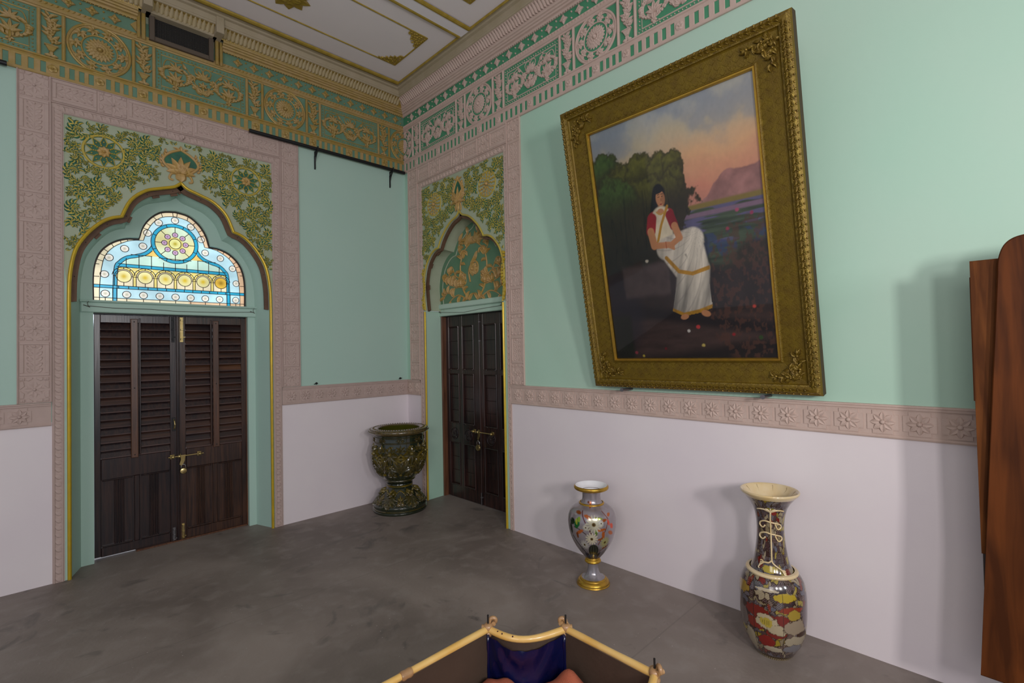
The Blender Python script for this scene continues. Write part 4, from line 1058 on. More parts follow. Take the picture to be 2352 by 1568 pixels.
def slide_bolt(fn, u0, u1, z, knobs, hasp, h, par, sc=1.):
    b = MB(fn); b.tube3([fn(u0, z, h + .020), fn(u1, z, h + .020)], .0055 * sc, 0, 8)
    for k in knobs:
        b.box(k - .017 * sc, z - .019 * sc, k + .017 * sc, z + .019 * sc, h, h + .004, 0, .002)
        b.tube3([fn(k - .012 * sc, z, h + .020), fn(k - .005 * sc, z, h + .020), fn(k + .005 * sc, z, h + .020), fn(k + .012 * sc, z, h + .020)], .013 * sc, 0, 10, rf=lambda t: .65 + .5 * math.sin(PI * t))
        b.tube3([fn(k, z, h), fn(k, z, h + .02)], .006 * sc, 0, 6)
    bo = part('slide_bolt', b, ['brass'], par)
    c = MB(fn); c.prism([(hasp - .016, z + .010), (hasp - .013, z - .030), (hasp - .024, z - .070), (hasp - .010, z - .084), (hasp + .006, z - .066), (hasp + .016, z - .040), (hasp + .022, z + .010)][::1], h + .024, h + .028, 0, .001, back=True)
    part('hasp', c, ['brass'], bo)
slide_bolt(LW, -2.228, -1.965, .735, (-2.196, -2.150, -1.995), -2.125, -.285, lfB, .95)
def padlock(fn, u, z, h, r, label):
    o = thing('padlock', label, 'padlock', fn(u, z - r, h))
    b = MB(fn); n = 18
    rows = [[(u + r * k * math.cos(2 * PI * i / n), z + r * .95 * k * math.sin(2 * PI * i / n), h + hh) for i in range(n)] for k, hh in ((.0, -.006), (.9, -.006), (1, -.003), (1, .005), (.92, .009), (.5, .012), (.0, .012))]
    b.grid(rows, 0, closed=True); b.dome(u, z - r * .35, .004, .002, 1, h + .011, 6, 1)
    part('lock_body', b, ['brass', 'black_iron'], o, smooth=.7)
    s_ = MB(fn); w_ = r * .62; P = [fn(u - w_, z + r * .6, h), fn(u - w_, z + r * 1.5, h)] + [fn(u - w_ * math.cos(a), z + r * 1.5 + w_ * 1.1 * math.sin(a), h) for a in [PI * i / 8 for i in range(1, 8)]] + [fn(u + w_, z + r * 1.5, h), fn(u + w_, z + r * .6, h)]
    s_.tube3(P, r * .13, 0, 8); part('shackle', s_, ['steel'], o, smooth=3)
padlock(LW, -2.120, .605, -.262, .026, 'round brass padlock hanging on the louvred double door at left')

# ------------------------------------------------------------------ door 2: panelled double door
d2 = root_struct('door_2', (.29, -.95, 0))
def leaf2(u0, u1, meet):
    f = MB(RW); h0, h1 = -.31, -.27; T2 = 1.99
    cols = ((.421, .604), (.660, .856)) if meet > 0 else ((1.006, 1.212), (1.266, 1.46))
    rows_ = ((.140, .605), (.815, 1.360), (1.402, 1.878))
    us_ = [u0, cols[0][0], cols[0][1], cols[1][0], cols[1][1], u1]
    for k in (0, 2, 4): f.box(us_[k], .006, us_[k + 1], T2, h0, h1, 0, .003)
    for (c0, c1) in cols:
        for z0, z1 in ((.006, .140), (.605, .815), (1.360, 1.402), (1.878, T2)): f.box(c0, z0, c1, z1, h0, h1 - .001, 0)
    lf = part('door_leaf', f, ['door_red'], d2)
    for (c0, c1) in cols:
        for (z0, z1) in rows_:
            p_ = MB(RW); p_.box(c0, z0, c1, z1, h0, -.298, 0)
            n = max(2, int((z1 - z0) / .12))
            for k in range(n): p_.box(c0 + .012, z0 + .012 + k * (z1 - z0 - .024) / n, c1 - .012, z0 + .010 + (k + 1) * (z1 - z0 - .024) / n, -.30, -.290, 0, .002)
            e = .011
            for (a0, b0, a1, b1) in ((c0, z0, c0 + e, z1), (c1 - e, z0, c1, z1), (c0 + e, z0, c1 - e, z0 + e), (c0 + e, z1 - e, c1 - e, z1)): p_.box(a0, b0, a1, b1, -.30, -.262, 0, .005)
            for k in range(int((z1 - z0) / .02)): p_.dome(c1 - e * .5 if meet > 0 else c0 + e * .5, z0 + .02 * (k + .5), .004, .003, 0, -.262, 5, 1)
            for q in (.18, .82): p_.box(c0 + (c1 - c0) * (q - .12), z0 - .004, c0 + (c1 - c0) * (q + .12), z0 + .010, -.27, -.258, 0, .004)
            part('panel', p_, ['door_red'], lf)
    for (c0, c1) in cols:
        c = (c0 + c1) / 2 + (-.012 if meet > 0 else .0); p_ = MB(RW)
        p_.ringg(c, .700, .062, .006, 0, h1, 26); p_.rosette(c, .700, .058, 14, .010, 0, 0, h1, wf=1.1, core=.22)
        part('carved_disc', p_, ['door_dark'], lf)
    return lf
lfC = leaf2(.372, .944, 1); lfD = leaf2(.948, 1.520, -1)
fr = MB(RW); fr.box(.352, 0, .376, 2.0, -.32, -.212, 0, .003); fr.box(1.518, 0, 1.60, 2.0, -.32, -.22, 0); fr.box(.352, 1.99, 1.60, 2.0, -.32, -.24, 1); part('door_frame', fr, ['frame_wood', 'black_iron'], d2)
as_ = MB(RW); as_.box(.936, .006, .956, 1.98, -.272, -.262, 0, .004); part('meeting_bead', as_, ['door_red'], d2)
b = MB(RW); b.tube3([RW(.962, 1.70, -.258), RW(.962, 1.975, -.258)], .004, 0, 6); b.box(.955, 1.70, .969, 1.715, -.27, -.252, 0, .002); b.box(.955, 1.90, .969, 1.91, -.27, -.252, 0, .002)
part('tower_bolt', b, ['dull_metal'], lfD, label='thin metal bolt at the top')
b = MB(RW); b.tube3([RW(.958, .012, -.256), RW(.958, .135, -.256)], .006, 0, 6); b.box(.946, .08, .970, .092, -.27, -.250, 0, .002); part('tower_bolt', b, ['dull_metal'], lfD)
slide_bolt(RW, .815, 1.155, .758, (.850, .925, 1.135), .942, -.270, lfD, 1.05)
padlock(RW, .942, .600, -.236, .033, 'round brass padlock hanging on the panelled door beside the green urn')

# ------------------------------------------------------------------ small fixtures on the walls
def rod_thing(x0, x1, brs, label):
    o = thing('curtain_rod', label, 'curtain rod', LW((x0 + x1) / 2, 3.640, .055))
    m_ = MB(LW); m_.tube3([LW(x0, 3.640, .055), LW(x1, 3.640, .055)], .017, 0, 12); part('rod', m_, ['black_iron'], o, smooth=.8)
    for b_ in brs:
        m_ = MB(LW); m_.box(b_ - .016, 3.45, b_ - .004, 3.585, 0, .012, 0, .003)
        m_.box(b_ - .014, 3.615, b_ - .004, 3.628, .0, .075, 0, .003)
        m_.tube3([LW(b_ - .010, 3.52, .006), LW(b_ - .008, 3.57, .022), LW(b_ - .008, 3.622, .062)], .008, 0, 6); m_.tube3([LW(b_ - .008, 3.622, .078), LW(b_ - .008, 3.66, .078)], .007, 0, 6)
        m_.tube3([LW(b_ - .010, 3.46, .010), LW(b_ - .010, 3.62, .010)], .007, 0, 6)
        part('bracket', m_, ['black_iron'], o)
rod_thing(-1.655, -.035, (-1.03, -.185), 'long black iron curtain rod on two brackets high on the wall beside the corner')
rod_thing(-4.3, -3.185, (-3.9,), 'black iron curtain rod end cut off by the left edge under the frieze')
vt = thing('air_vent', 'brown framed wire mesh air vent set in the gilded frieze', 'vent', LW(-2.157, 4.165, .0))
v_ = MB(LW); a, b, c, d_ = -2.385, 4.165, -1.930, 4.412; e = .036
for q in ((a, b, a + e, d_), (c - e, b, c, d_), (a + e, b, c - e, b + e), (a + e, d_ - e, c - e, d_)): v_.box(*q, .005, .050, 0, .004)
part('vent_frame', v_, ['vent_frame'], vt)
v_ = MB(LW); v_.box(a + e, b + e, c - e, d_ - e, .006, .012, 0)
for i in range(33): x = a + e + (i + .5) * (c - a - 2 * e) / 33; v_.box(x - .0012, b + e, x + .0012, d_ - e, .012, .022, 1)
for i in range(15): z = b + e + (i + .5) * (d_ - b - 2 * e) / 15; v_.box(a + e, z - .0012, c - e, z + .0012, .012, .022, 1)
part('wire_mesh', v_, ['vent_mesh', 'stone'], vt)
def hook(u, z, label):
    m_ = MB(LW); m_.tube3([LW(u, z, 0), LW(u - .002, z, .03), LW(u - .006, z + .004, .042)], .005, 0, 6); m_.tube3([LW(u, z, .0), LW(u, z, .004)], .012, 0, 8)
    m_.tube3([LW(u, z, .030), LW(u - .035, z - .004, .034)], .0045, 0, 6)
    o = m_.obj('wall_hook', ['black_iron']); o['label'] = label; o['category'] = 'hook'
hook(-1.050, 1.312, 'small black wall hook above the carved dado rail nearest the left doorway')
hook(-.100, 1.312, 'small black wall hook above the carved dado rail close to the room corner')
def peg(s_, label):
    m_ = MB(RW); m_.tube3([RW(s_, 1.310, 0), RW(s_, 1.312, .125)], .009, 0, 8); m_.tube3([RW(s_, 1.312, .125), RW(s_, 1.312, .132)], .014, 0, 8)
    o = m_.obj('support_peg', ['dull_metal']); o['label'] = label; o['category'] = 'peg'
peg(2.93, 'metal peg under the left part of the gilt picture frame'); peg(3.85, 'metal peg under the right part of the gilt picture frame')
def wire(fn, P, label, r=.0022):
    m_ = MB(fn); m_.tube3([fn(*p) for p in P], r, 0, 5)
    for s_ in (0, -1):
        p = P[s_]; m_.tube3([fn(p[0], p[1], p[2] - .012), fn(p[0], p[1], p[2] + .004), fn(p[0] - .004, p[1] + .022, p[2] + .010), fn(p[0] + .008, p[1] + .040, p[2] + .006)], r * .9, 0, 5)
        m_.tube3([fn(p[0] - .028, p[1] + .006, p[2]), fn(p[0], p[1] - .004, p[2] + .004), fn(p[0] + .012, p[1] - .010, p[2])], r * 1.3, 0, 5)
    o = m_.obj('wire', ['wire']); o['label'] = label; o['category'] = 'wire'
wire(LW, [(-2.752, 2.014, -.196), (-2.60, 2.003, -.196), (-2.35, 2.004, -.196), (-2.17, 1.994, -.196), (-1.9, 1.997, -.196), (-1.562, 2.012, -.196)], 'thin sagging wire strung along the lintel below the stained glass')
wire(RW, [(.392, 2.040, -.184), (.55, 2.028, -.184), (.8, 2.012, -.184), (1.1, 2.03, -.184), (1.4, 2.04, -.184)], 'thin sagging wire strung along the lintel of the panelled door')

# ------------------------------------------------------------------ framed painting leaning out from the right wall
PB, PSL, PZ, PW, PH, PT = .10, 2.682, 1.325, 1.454, 1.935, .18
def PF(u, v, h): return (-PB - v * math.sin(PT) - h * math.cos(PT), -PSL - u, PZ + v * math.cos(PT) - h * math.sin(PT))
pic = thing('framed_painting', 'large gilt framed painting of a seated figure by a lake leaning out from the wall', 'painting', PF(PW / 2, 0, 0))
def ring_frame(mb, prof, m=0, mats=None, w_=None, h_=None):
    for k in range(4):
        rows = []
        for d, h in prof:
            C_ = [(d, d), (PW - d, d), (PW - d, PH - d), (d, PH - d)]
            rows.append((C_[k], C_[(k + 1) % 4], h))
        for j in range(len(rows) - 1):
            a0, a1, h0 = rows[j]; b0, b1, h1 = rows[j + 1]
            mb.face((mb.vert(*a0, h0), mb.vert(*a1, h0), mb.vert(*b1, h1), mb.vert(*b0, h1)), mats[j] if mats else m)
mo = MB(PF)
ring_frame(mo, [(.012, -.075), (.0, -.070), (.0, -.012), (.006, .0), (.014, .004), (.022, .012), (.040, .014), (.052, .006), (.060, .004), (.064, -.006)], mats=[2, 2, 0, 0, 1, 0, 0, 1, 0])
def along(side, t, d):
    return {0: (t, d, 0), 1: (PW - d, t, PI / 2), 2: (PW - t, PH - d, PI), 3: (d, PH - t, -PI / 2)}[side]
rnd = random.Random(8)
for side in range(4):
    L_ = PW if side % 2 == 0 else PH; n = int((L_ - .10) / .034)
    for i in range(n):
        t = .05 + (i + .5) * (L_ - .10) / n
        u, v, a = along(side, t, .031)
        mo.leaf(u - .017 * math.cos(a), v - .017 * math.sin(a), a, .036, .026, .014, 1, 0, .010, n=4, vein=.3)
        u, v, a = along(side, t, .031); mo.leaf(u, v, a + 2.3, .020, .012, .010, 1, 0, .014, n=3); mo.leaf(u, v, a - 2.3, .020, .012, .010, 1, 0, .014, n=3)
        u, v, a = along(side, t, .010); mo.dome(u, v, .0075, .009, 1, .0, 5, 1)
        u, v, a = along(side, t + .017, .049); mo.dome(u, v, .004, .006, 1, .006, 5, 1)
part('carved_moulding', mo, ['pic_gold', 'pic_gold_hi', 'pic_back'], pic)
bd = MB(PF); ring_frame(bd, [(.062, -.004), (.070, -.010), (.120, -.014), (.176, -.020), (.180, -.014), (.188, -.012), (.190, -.024)])
# faint lozenge diaper punched into the flat band
for side in range(4):
    L_ = PW if side % 2 == 0 else PH; n = int((L_ - .4) / .05)
    for i in range(n):
        for j, d in enumerate((.088, .125, .160)):
            t = .2 + (i + (.5 if j % 2 else 0)) * (L_ - .4) / n; u, v, a = along(side, t, d)
            hb = -.010 - (d - .07) * .09
            bd.tube([(u - .020, v), (u, v - .016), (u + .020, v), (u, v + .016)], .0016, 0, hb, closed=True, n=3)
part('flat_band', bd, ['pic_gold'], pic)
ln = MB(PF); ring_frame(ln, [(.188, -.016), (.192, -.008), (.200, -.008), (.205, -.020), (.205, -.035)]); part('gilt_liner', ln, ['bright_gold'], pic, label='bright gilt inner liner')
for cu, cv, dx, dy in ((.07, .07, 1, 1), (PW - .07, .07, -1, 1), (PW - .07, PH - .07, -1, -1), (.07, PH - .07, 1, -1)):
    c = MB(PF); rnd = random.Random(4)
    for i in range(4):
        for (ax, ay) in ((1, .12), (.12, 1), (.6, .6)):
            l_ = .020 + i * (.036 if ax != ay else .022); x, y = cu + dx * (.02 + ax * l_), cv + dy * (.02 + ay * l_)
            an = math.atan2(dy * ay, dx * ax)
            for k in range(3): c.leaf(x, y, an + rnd.uniform(-1.6, 1.6), .042, .022, .018, 1, 0, -.010, bend=rnd.uniform(-2, 2), n=4)
            if i % 2: c.dome(x, y, .010, .020, 1, -.010, 7, 1)
        c.tube(smooth_path([(cu + dx * .02, cv + dy * .03), (cu + dx * .06, cv + dy * .025), (cu + dx * (.09 + i * .01), cv + dy * .05), (cu + dx * .07, cv + dy * .07), (cu + dx * .05, cv + dy * .05)], 3), .005, 1, -.008, n=4)
        c.tube(smooth_path([(cu + dx * .03, cv + dy * .02), (cu + dx * .025, cv + dy * .06), (cu + dx * .05, cv + dy * (.09 + i * .01)), (cu + dx * .07, cv + dy * .07)], 3), .005, 1, -.008, n=4)
    part('corner_ornament', c, ['pic_gold', 'pic_gold_hi'], pic)
bk = MB(PF); bk.box(.01, .01, PW - .01, PH - .01, -.078, -.040, 0); part('backing_board', bk, ['pic_back'], pic)
def painting(x, y):
    """sunset lake landscape with a plain seated figure; x, y in 0..1, y up"""
    def C(r, g_, b_): return np.array([(c / 255) ** 2.2 for c in (r, g_, b_)])
    n1 = fbm(x * 6, y * 9, 5, 1); n2 = fbm(x * 18, y * 26, 4, 7); n3 = fbm(x * 60, y * 60, 3, 9)
    K = [(0.55, C(178, 124, 112)), (.66, C(196, 136, 112)), (.76, C(204, 166, 126)), (.88, C(184, 172, 146)), (1.0, C(160, 166, 166))]
    yy = y + (n1 - .5) * .10 + (x - .5) * -.05
    col = np.zeros(x.shape + (3,))
    for k in range(3): col[..., k] = np.interp(yy, [q[0] for q in K], [q[1][k] for q in K])
    cl_ = sst(.5, .72, n1) * sst(.72, .9, y); col = col * (1 - cl_[..., None] * .5) + C(124, 132, 148) * cl_[..., None] * .5
    def over(mask, c, var=None):
        nonlocal col
        m_ = np.clip(mask, 0, 1)[..., None]; c = np.asarray(c)
        if var is not None: c = c * (1 + var[..., None])
        col = col * (1 - m_) + c * m_
    # cliffs on the far shore
    cy = .60 + .095 * sst(.66, .84, x + (n1 - .5) * .06) + .02 * (n2 - .5)
    over(sst(.004, -.004, y - cy) * sst(.62, .66, x), C(150, 110, 104), (n2 - .5) * .9)
    # lake
    over(sst(.592, .584, y), C(62, 66, 72)); stv = fbm(x * 7, y * 95, 4, 3)
    over(sst(.592, .584, y), C(66, 78, 60), (stv - .5) * 1.6)
    over(sst(.52, .62, fbm(x * 5, y * 60, 3, 13)) * sst(.59, .58, y) * sst(.40, .48, y), C(96, 92, 124)); over(sst(.606, .596, y) * sst(.578, .586, y), C(128, 112, 56))
    over(sst(.572, .566, y) * sst(.548, .556, y), C(128, 104, 122)); over(sst(.50, .57, n2) * sst(.43, .39, abs(y - .44) * 9) * .6, C(52, 66, 112))
    # trees
    e1 = (n2 - .5) * .035 + (n1 - .5) * .05
    def crown_(cx0, cy0, rx, ry): return 1 - np.hypot((x - cx0) / rx, (y - cy0) / ry) + (n2 - .5) * .45 + (n3 - .5) * .25
    tm = np.zeros(x.shape)
    for cx0, cy0, rx, ry in ((.07, .80, .14, .10), (.20, .73, .13, .12), (.33, .76, .13, .10), (.44, .72, .10, .12), (.53, .76, .07, .07), (.53, .68, .07, .10), (.30, .62, .34, .16), (.10, .60, .24, .20)):
        c_ = crown_(cx0, cy0, rx, ry); tm = np.maximum(tm, sst(-.02, .10, c_))
        over(sst(-.02, .10, c_), C(62, 56, 26), (n3 - .5) * .9)
        over(sst(.0, .3, c_) * sst(.0, .8, (y - cy0) / ry + .25 - (x - cx0) / rx * .3) * .8, C(100, 98, 36) if cx0 > .12 else C(74, 100, 42), (n3 - .5) * .8)
    over(tm * sst(.78, .60, y) * .85, C(50, 42, 28), (n2 - .5) * .9); over(sst(.62, .44, y) * sst(.64, .54, x + (n1 - .5) * .1), C(42, 34, 28), (n2 - .5) * .9)
    tr = np.abs(fbm(x * 34, y * 3, 3, 17) - .5); over(sst(.035, .01, tr) * tm * sst(.74, .66, y) * .6, C(24, 20, 16))
    # right bank and foreground rocks
    by = .40 + .05 * sst(.7, 1, x) + (n1 - .5) * .06
    over(sst(.02, -.02, y - by) * sst(.72, .84, x + (n2 - .5) * .1), C(58, 48, 38), (n3 - .5) * 1.1)
    over(sst(.02, -.02, y - .375 - (n1 - .5) * .04 + .02 * np.sin(x * 9)), C(50, 40, 38), (n2 - .5) * .9)
    over(sst(.19, .17, y + (n2 - .5) * .03), C(66, 50, 46), (fbm(x * 9, y * 50, 4, 5) - .5) * .9)
    over(sst(.02, -.02, abs(y - .20 + .12 * (x - .3)) - .025) * .9, C(24, 20, 24)); over(sst(.03, -.02, y + .02 - .10 * x), C(30, 24, 24))
    over(sst(.20, .10, np.hypot(x - .08, (y - .22) * .9)) * .7, C(36, 34, 44)); over(sst(.0, -.02, abs(x - .28) - .16 + (n1 - .5) * .05) * sst(.0, -.03, abs(y - .34) - .08), C(78, 66, 64), (n2 - .5) * .7)
    over(sst(.16, .12, x) * sst(.02, -.02, abs(y - .1) - .10), C(30, 34, 24), (n3 - .5)); over(sst(.30, .26, np.hypot(x - .92, y - .25)) * sst(.5, .62, n3) * .6, C(86, 56, 44))
    for (fx, fy, c) in ((.15, .035, (150, 60, 70)), (.20, .02, (190, 170, 60)), (.52, .12, (200, 195, 185)), (.58, .135, (190, 60, 60)), (.78, .10, (150, 30, 40)), (.92, .085, (50, 76, 36)), (.30, .42, (190, 180, 160)), (.66, .46, (190, 180, 160)), (.86, .55, (170, 80, 110)), (.93, .53, (150, 60, 90)), (.80, .49, (150, 60, 80)), (.60, .06, (190, 170, 90)), (.90, .20, (190, 70, 60)), (.36, .05, (110, 24, 34))):
        over(sst(.013, .006, np.hypot(x - fx, (y - fy) * 1.5) + (n3 - .5) * .01), C(*c))
    # plain seated figure in white cloth
    def ell(cx, cy_, rx, ry, a=0, s=.10):
        dx, dy = (x - cx), (y - cy_) * 1.45; X_ = dx * math.cos(a) + dy * math.sin(a); Y_ = -dx * math.sin(a) + dy * math.cos(a); return sst(1 + s, 1 - s, np.hypot(X_ / rx, Y_ / ry))
    def limb(P, r0, r1):
        m_ = np.zeros(x.shape); n = len(P) - 1
        for i, (a, b) in enumerate(zip(P[:-1], P[1:])):
            ra = r0 + (r1 - r0) * i / n; d_ = seg_d(x, y * 1.45, (a[0], a[1] * 1.45), (b[0], b[1] * 1.45)); m_ = np.maximum(m_, sst(ra * 1.12, ra * .9, d_))
        return m_
    skin = C(178, 124, 84); sk2 = C(128, 82, 52)
    over(limb([(.415, .675), (.385, .60), (.372, .52)], .030, .022), C(18, 15, 15)); over(ell(.425, .672, .040, .060), C(18, 15, 15))
    over(limb([(.43, .63), (.430, .59)], .017, .020), sk2)
    over(ell(.433, .655, .0285, .046, .08), skin, (n2 - .5) * .25); over(ell(.452, .650, .012, .034) * .45, sk2)
    over(ell(.424, .688, .034, .018, .15), C(18, 15, 15))
    for ex in (.423, .445): over(ell(ex, .662, .0055, .0028), C(30, 18, 14)); over(ell(ex, .671, .0075, .0016), C(34, 20, 14))
    over(ell(.436, .650, .003, .010) * .6, sk2); over(ell(.434, .633, .008, .0035), C(138, 54, 46)); over(ell(.434, .624, .008, .003) * .4, sk2)
    over(limb([(.375, .590), (.475, .590)], .030, .030), C(150, 30, 40), (n2 - .5) * .5); over(limb([(.425, .585), (.432, .49)], .058, .054), C(196, 186, 160), (n2 - .5) * .4)
    over(limb([(.365, .585), (.350, .535)], .030, .028), C(142, 26, 38), (n2 - .5) * .6); over(limb([(.480, .585), (.500, .540)], .026, .025), C(128, 22, 34), (n2 - .5) * .6)
    over(sst(.009, .006, path_d(x, y * 1.45, [(.47, .90), (.42, .80), (.385, .70)])), C(168, 124, 34))
    over(ell(.425, .604, .022, .018), skin); over(sst(.0045, .003, abs(np.hypot(x - .427, (y - .615) * 1.45) - .030)) * sst(.612, .606, y), C(180, 140, 60))
    mk = np.maximum(limb([(.44, .455), (.60, .475)], .066, .052), limb([(.60, .470), (.625, .36), (.60, .235)], .056, .062))
    mk = np.maximum(mk, limb([(.46, .44), (.55, .34), (.52, .235)], .060, .070)); mk = np.maximum(mk, in_poly(x + (n1 - .5) * .02, y, [(.47, .30), (.67, .30), (.675, .205), (.60, .190), (.50, .180), (.43, .205)]).astype(float))
    over(np.roll(mk, (-6, 6), (0, 1)) * .5, C(26, 22, 22))
    fold = fbm(x * 30 - y * 14, y * 4 + x * 4, 3, 21); rad = np.hypot(x - .60, (y - .47) * 1.45)
    over(mk, C(200, 192, 176), (fold - .58) * 1.1 - sst(.40, .20, y) * .22 - sst(.55, .44, x) * .2)
    over(mk * sst(.0055, .002, abs(np.sin(np.arctan2(y - .50, x - .62) * 11 + rad * 20)) * .02) * .35, C(120, 112, 108))
    gb = path_d(x, y * 1.45, [(.43, .205 * 1.45), (.50, .182 * 1.45), (.60, .192 * 1.45), (.675, .207 * 1.45)]); over(mk * sst(.020, .015, gb), C(160, 118, 30), (n3 - .5) * .6)
    gb = path_d(x, y * 1.45, [(.43, .42 * 1.45), (.50, .36 * 1.45), (.58, .345 * 1.45), (.68, .36 * 1.45)]); over(mk * sst(.013, .009, gb), C(164, 120, 30), (n3 - .5) * .6)
    over(limb([(.348, .535), (.362, .475), (.455, .470)], .022, .014), skin, (n2 - .5) * .25); over(limb([(.502, .540), (.525, .490), (.470, .468)], .020, .013), skin, (n2 - .5) * .25)
    for k in range(4): over(limb([(.452, .474 - k * .004), (.486, .468 - k * .006)], .0055, .004), skin)
    over(sst(.004, .002, abs(x - .438)) * sst(.016, .012, abs(y - .471)), C(150, 70, 40)); over(ell(.635, .186, .028, .018, -.35), skin); over(ell(.505, .178, .026, .016, .2), skin)
    return np.clip(col * 1.30 * (1 + (n3[..., None] - .5) * .12), 0, 1)
nx_, ny_ = 300, 430
xs, ys = np.meshgrid(np.linspace(0, 1, nx_), np.linspace(0, 1, ny_)); pc = painting(xs, ys)
cv = MB(PF); i0 = .203
for j in range(ny_):
    for i in range(nx_): cv.vert(i0 + xs[j, i] * (PW - 2 * i0), i0 - .015 + ys[j, i] * (PH - 2 * i0 + .03), -.034)
for j in range(ny_ - 1):
    for i in range(nx_ - 1): k = j * nx_ + i; cv.face((k, k + 1, k + nx_ + 1, k + nx_))
part('canvas', cv, ['paint'], pic, colors=np.concatenate([pc.reshape(-1, 3), np.ones((nx_ * ny_, 1))], 1))
gp = MB(PF); gp.sheet([(.20, .20), (PW - .20, .20), (PW - .20, PH - .20), (.20, PH - .20)], -.024, 0); part('glazing', gp, ['picture_glass'], pic)

# ------------------------------------------------------------------ vases
def face_angle(x, y): return math.atan2(CAM.y - y, CAM.x - x)
def painted_lathe(prof, cx_, cy_, th0, n, colf, k=6):
    P = smooth_path(prof, k); mb = MB(); cols = []
    R_ = np.array([p[0] for p in P]); Z_ = np.array([p[1] for p in P]); A_ = np.linspace(-PI, PI, n, endpoint=False)
    AA, ZZ = np.meshgrid(A_, Z_); RR = np.repeat(R_[:, None], n, 1); C_ = colf(AA, ZZ, RR)
    ids = []
    for j in range(len(P)):
        ids.append([mb.vert(cx_ + R_[j] * math.cos(A_[i] + th0), cy_ + R_[j] * math.sin(A_[i] + th0), Z_[j]) for i in range(n)]); cols += [(*C_[j, i], 1) for i in range(n)]
    for j in range(len(P) - 1):
        for i in range(n): q = (i + 1) % n; mb.face((ids[j][i], ids[j][q], ids[j + 1][q], ids[j + 1][i]))
    return mb, cols
def C3(r, g_, b_): return np.array([(c / 255) ** 2.2 for c in (r, g_, b_)])
V1 = (-.317, -2.788); t1 = face_angle(*V1)
v1 = thing('painted_vase', 'silver vase painted with white daisies and a green bird with gold rim and foot', 'vase', (V1[0], V1[1], 0))
def v1col(A, Z, R):
    col = np.zeros(A.shape + (3,)) + C3(150, 142, 146); n = fbm(A * 5, Z * 30, 3, 2); n2 = fbm(A * 22, Z * 130, 3, 4)
    col = col * (1 + (n[..., None] - .5) * .2)
    S_ = A * R  # arc length
    X_ = A * .165
    def over(m_, c): nonlocal col; m_ = np.clip(m_, 0, 1)[..., None]; col = col * (1 - m_) + np.asarray(c) * m_
    def zy(y): return .142 + (1160 - y) * .000552
    def xx(x): return math.asin(max(-1, min(1, (x - 448) / 305))) * .165
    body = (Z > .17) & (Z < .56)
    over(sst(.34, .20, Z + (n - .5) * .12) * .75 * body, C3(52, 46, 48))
    def branch(P, w_, c):
        Q = [(xx(a), zy(b)) for a, b in P]; over(sst(w_, w_ * .5, path_d(X_, Z, Q)), c)
    branch([(300, 470), (350, 560), (400, 640), (445, 720)], .005, C3(92, 34, 40)); branch([(610, 470), (650, 550), (615, 660), (570, 760), (530, 850)], .004, C3(120, 56, 44))
    branch([(200, 780), (250, 880), (330, 1000), (400, 1080)], .006, C3(24, 26, 24)); branch([(230, 660), (290, 670), (370, 720)], .004, C3(70, 40, 34)); branch([(560, 960), (620, 920), (700, 870)], .004, C3(96, 60, 50))
    def blob(x, y, rx, ry, c, a=0, wob=.4):
        dx, dy = X_ - xx(x), Z - zy(y); u = dx * math.cos(a) + dy * math.sin(a); v = -dx * math.sin(a) + dy * math.cos(a)
        over(sst(1.15, .85, np.hypot(u / (rx * .000552), v / (ry * .000552)) + (n2 - .5) * wob), c)
    org = C3(176, 92, 40)
    for x, y, rx, ry, a in ((255, 490, 55, 16, -.1), (390, 520, 50, 18, -.3), (290, 705, 60, 20, .6), (262, 750, 16, 40, 0), (560, 665, 60, 16, .1), (585, 730, 20, 50, .1), (675, 720, 50, 22, -.5), (675, 510, 34, 16, .3), (600, 560, 40, 16, .2), (350, 390, 30, 16, 0), (415, 410, 30, 36, -.5), (550, 780, 40, 12, .2), (640, 900, 50, 16, .3)): blob(x, y, rx, ry, org * (.8 + .4 * math.sin(x)), a)
    for x, y in ((650, 590), (678, 635), (690, 640)): blob(x, y, 16, 34, C3(210, 84, 60), .2)
    blob(530, 535, 55, 14, C3(130, 140, 40), -.1); blob(495, 690, 16, 36, C3(90, 120, 40), .2)
    blob(205, 600, 44, 40, C3(24, 50, 24)); blob(262, 610, 40, 60, C3(26, 104, 48), -.3); blob(284, 560, 22, 30, C3(130, 158, 40)); blob(255, 590, 18, 34, C3(160, 170, 50), .2); blob(190, 690, 26, 70, C3(36, 44, 30))
    def daisy(x, y, r, c=(214, 206, 176), k=13):
        dx, dy = X_ - xx(x), Z - zy(y); rr = np.hypot(dx, dy) / (r * .000552); an = np.arctan2(dy, dx)
        over((rr < .42 + .58 * abs(np.cos(an * k / 2 + x))) * 1.0, C3(*c)); over(sst(.26, .18, rr), C3(96, 74, 20)); over(sst(.10, .06, rr), C3(30, 24, 12))
    daisy(470, 600, 105, (190, 186, 160), 15); daisy(440, 775, 82); daisy(335, 862, 64, (190, 188, 178)); daisy(618, 830, 76, (170, 168, 110)); daisy(560, 590, 40, (200, 196, 180)); daisy(370, 640, 40, (205, 200, 180))
    dx, dz = (X_ - xx(465)) / .046, (Z - zy(965)) / .064; mk = sst(1.08, .95, np.hypot(dx, dz)); over(mk, C3(30, 34, 26))
    over(mk * sst(.5, .9, np.cos(dx * 12 / np.sqrt(np.maximum(.1, 1 - np.minimum(.9, dz ** 2))))), C3(66, 74, 54)); blob(465, 1060, 70, 40, C3(80, 62, 40)); blob(465, 1030, 20, 30, C3(190, 160, 60))
    blob(330, 1040, 60, 60, C3(26, 34, 60)); blob(570, 1020, 30, 60, C3(26, 26, 30), -.4)
    over(sst(.006, .003, abs(Z - .205)) * 0, C3(0, 0, 0))
    return np.clip(col, 0, 1)
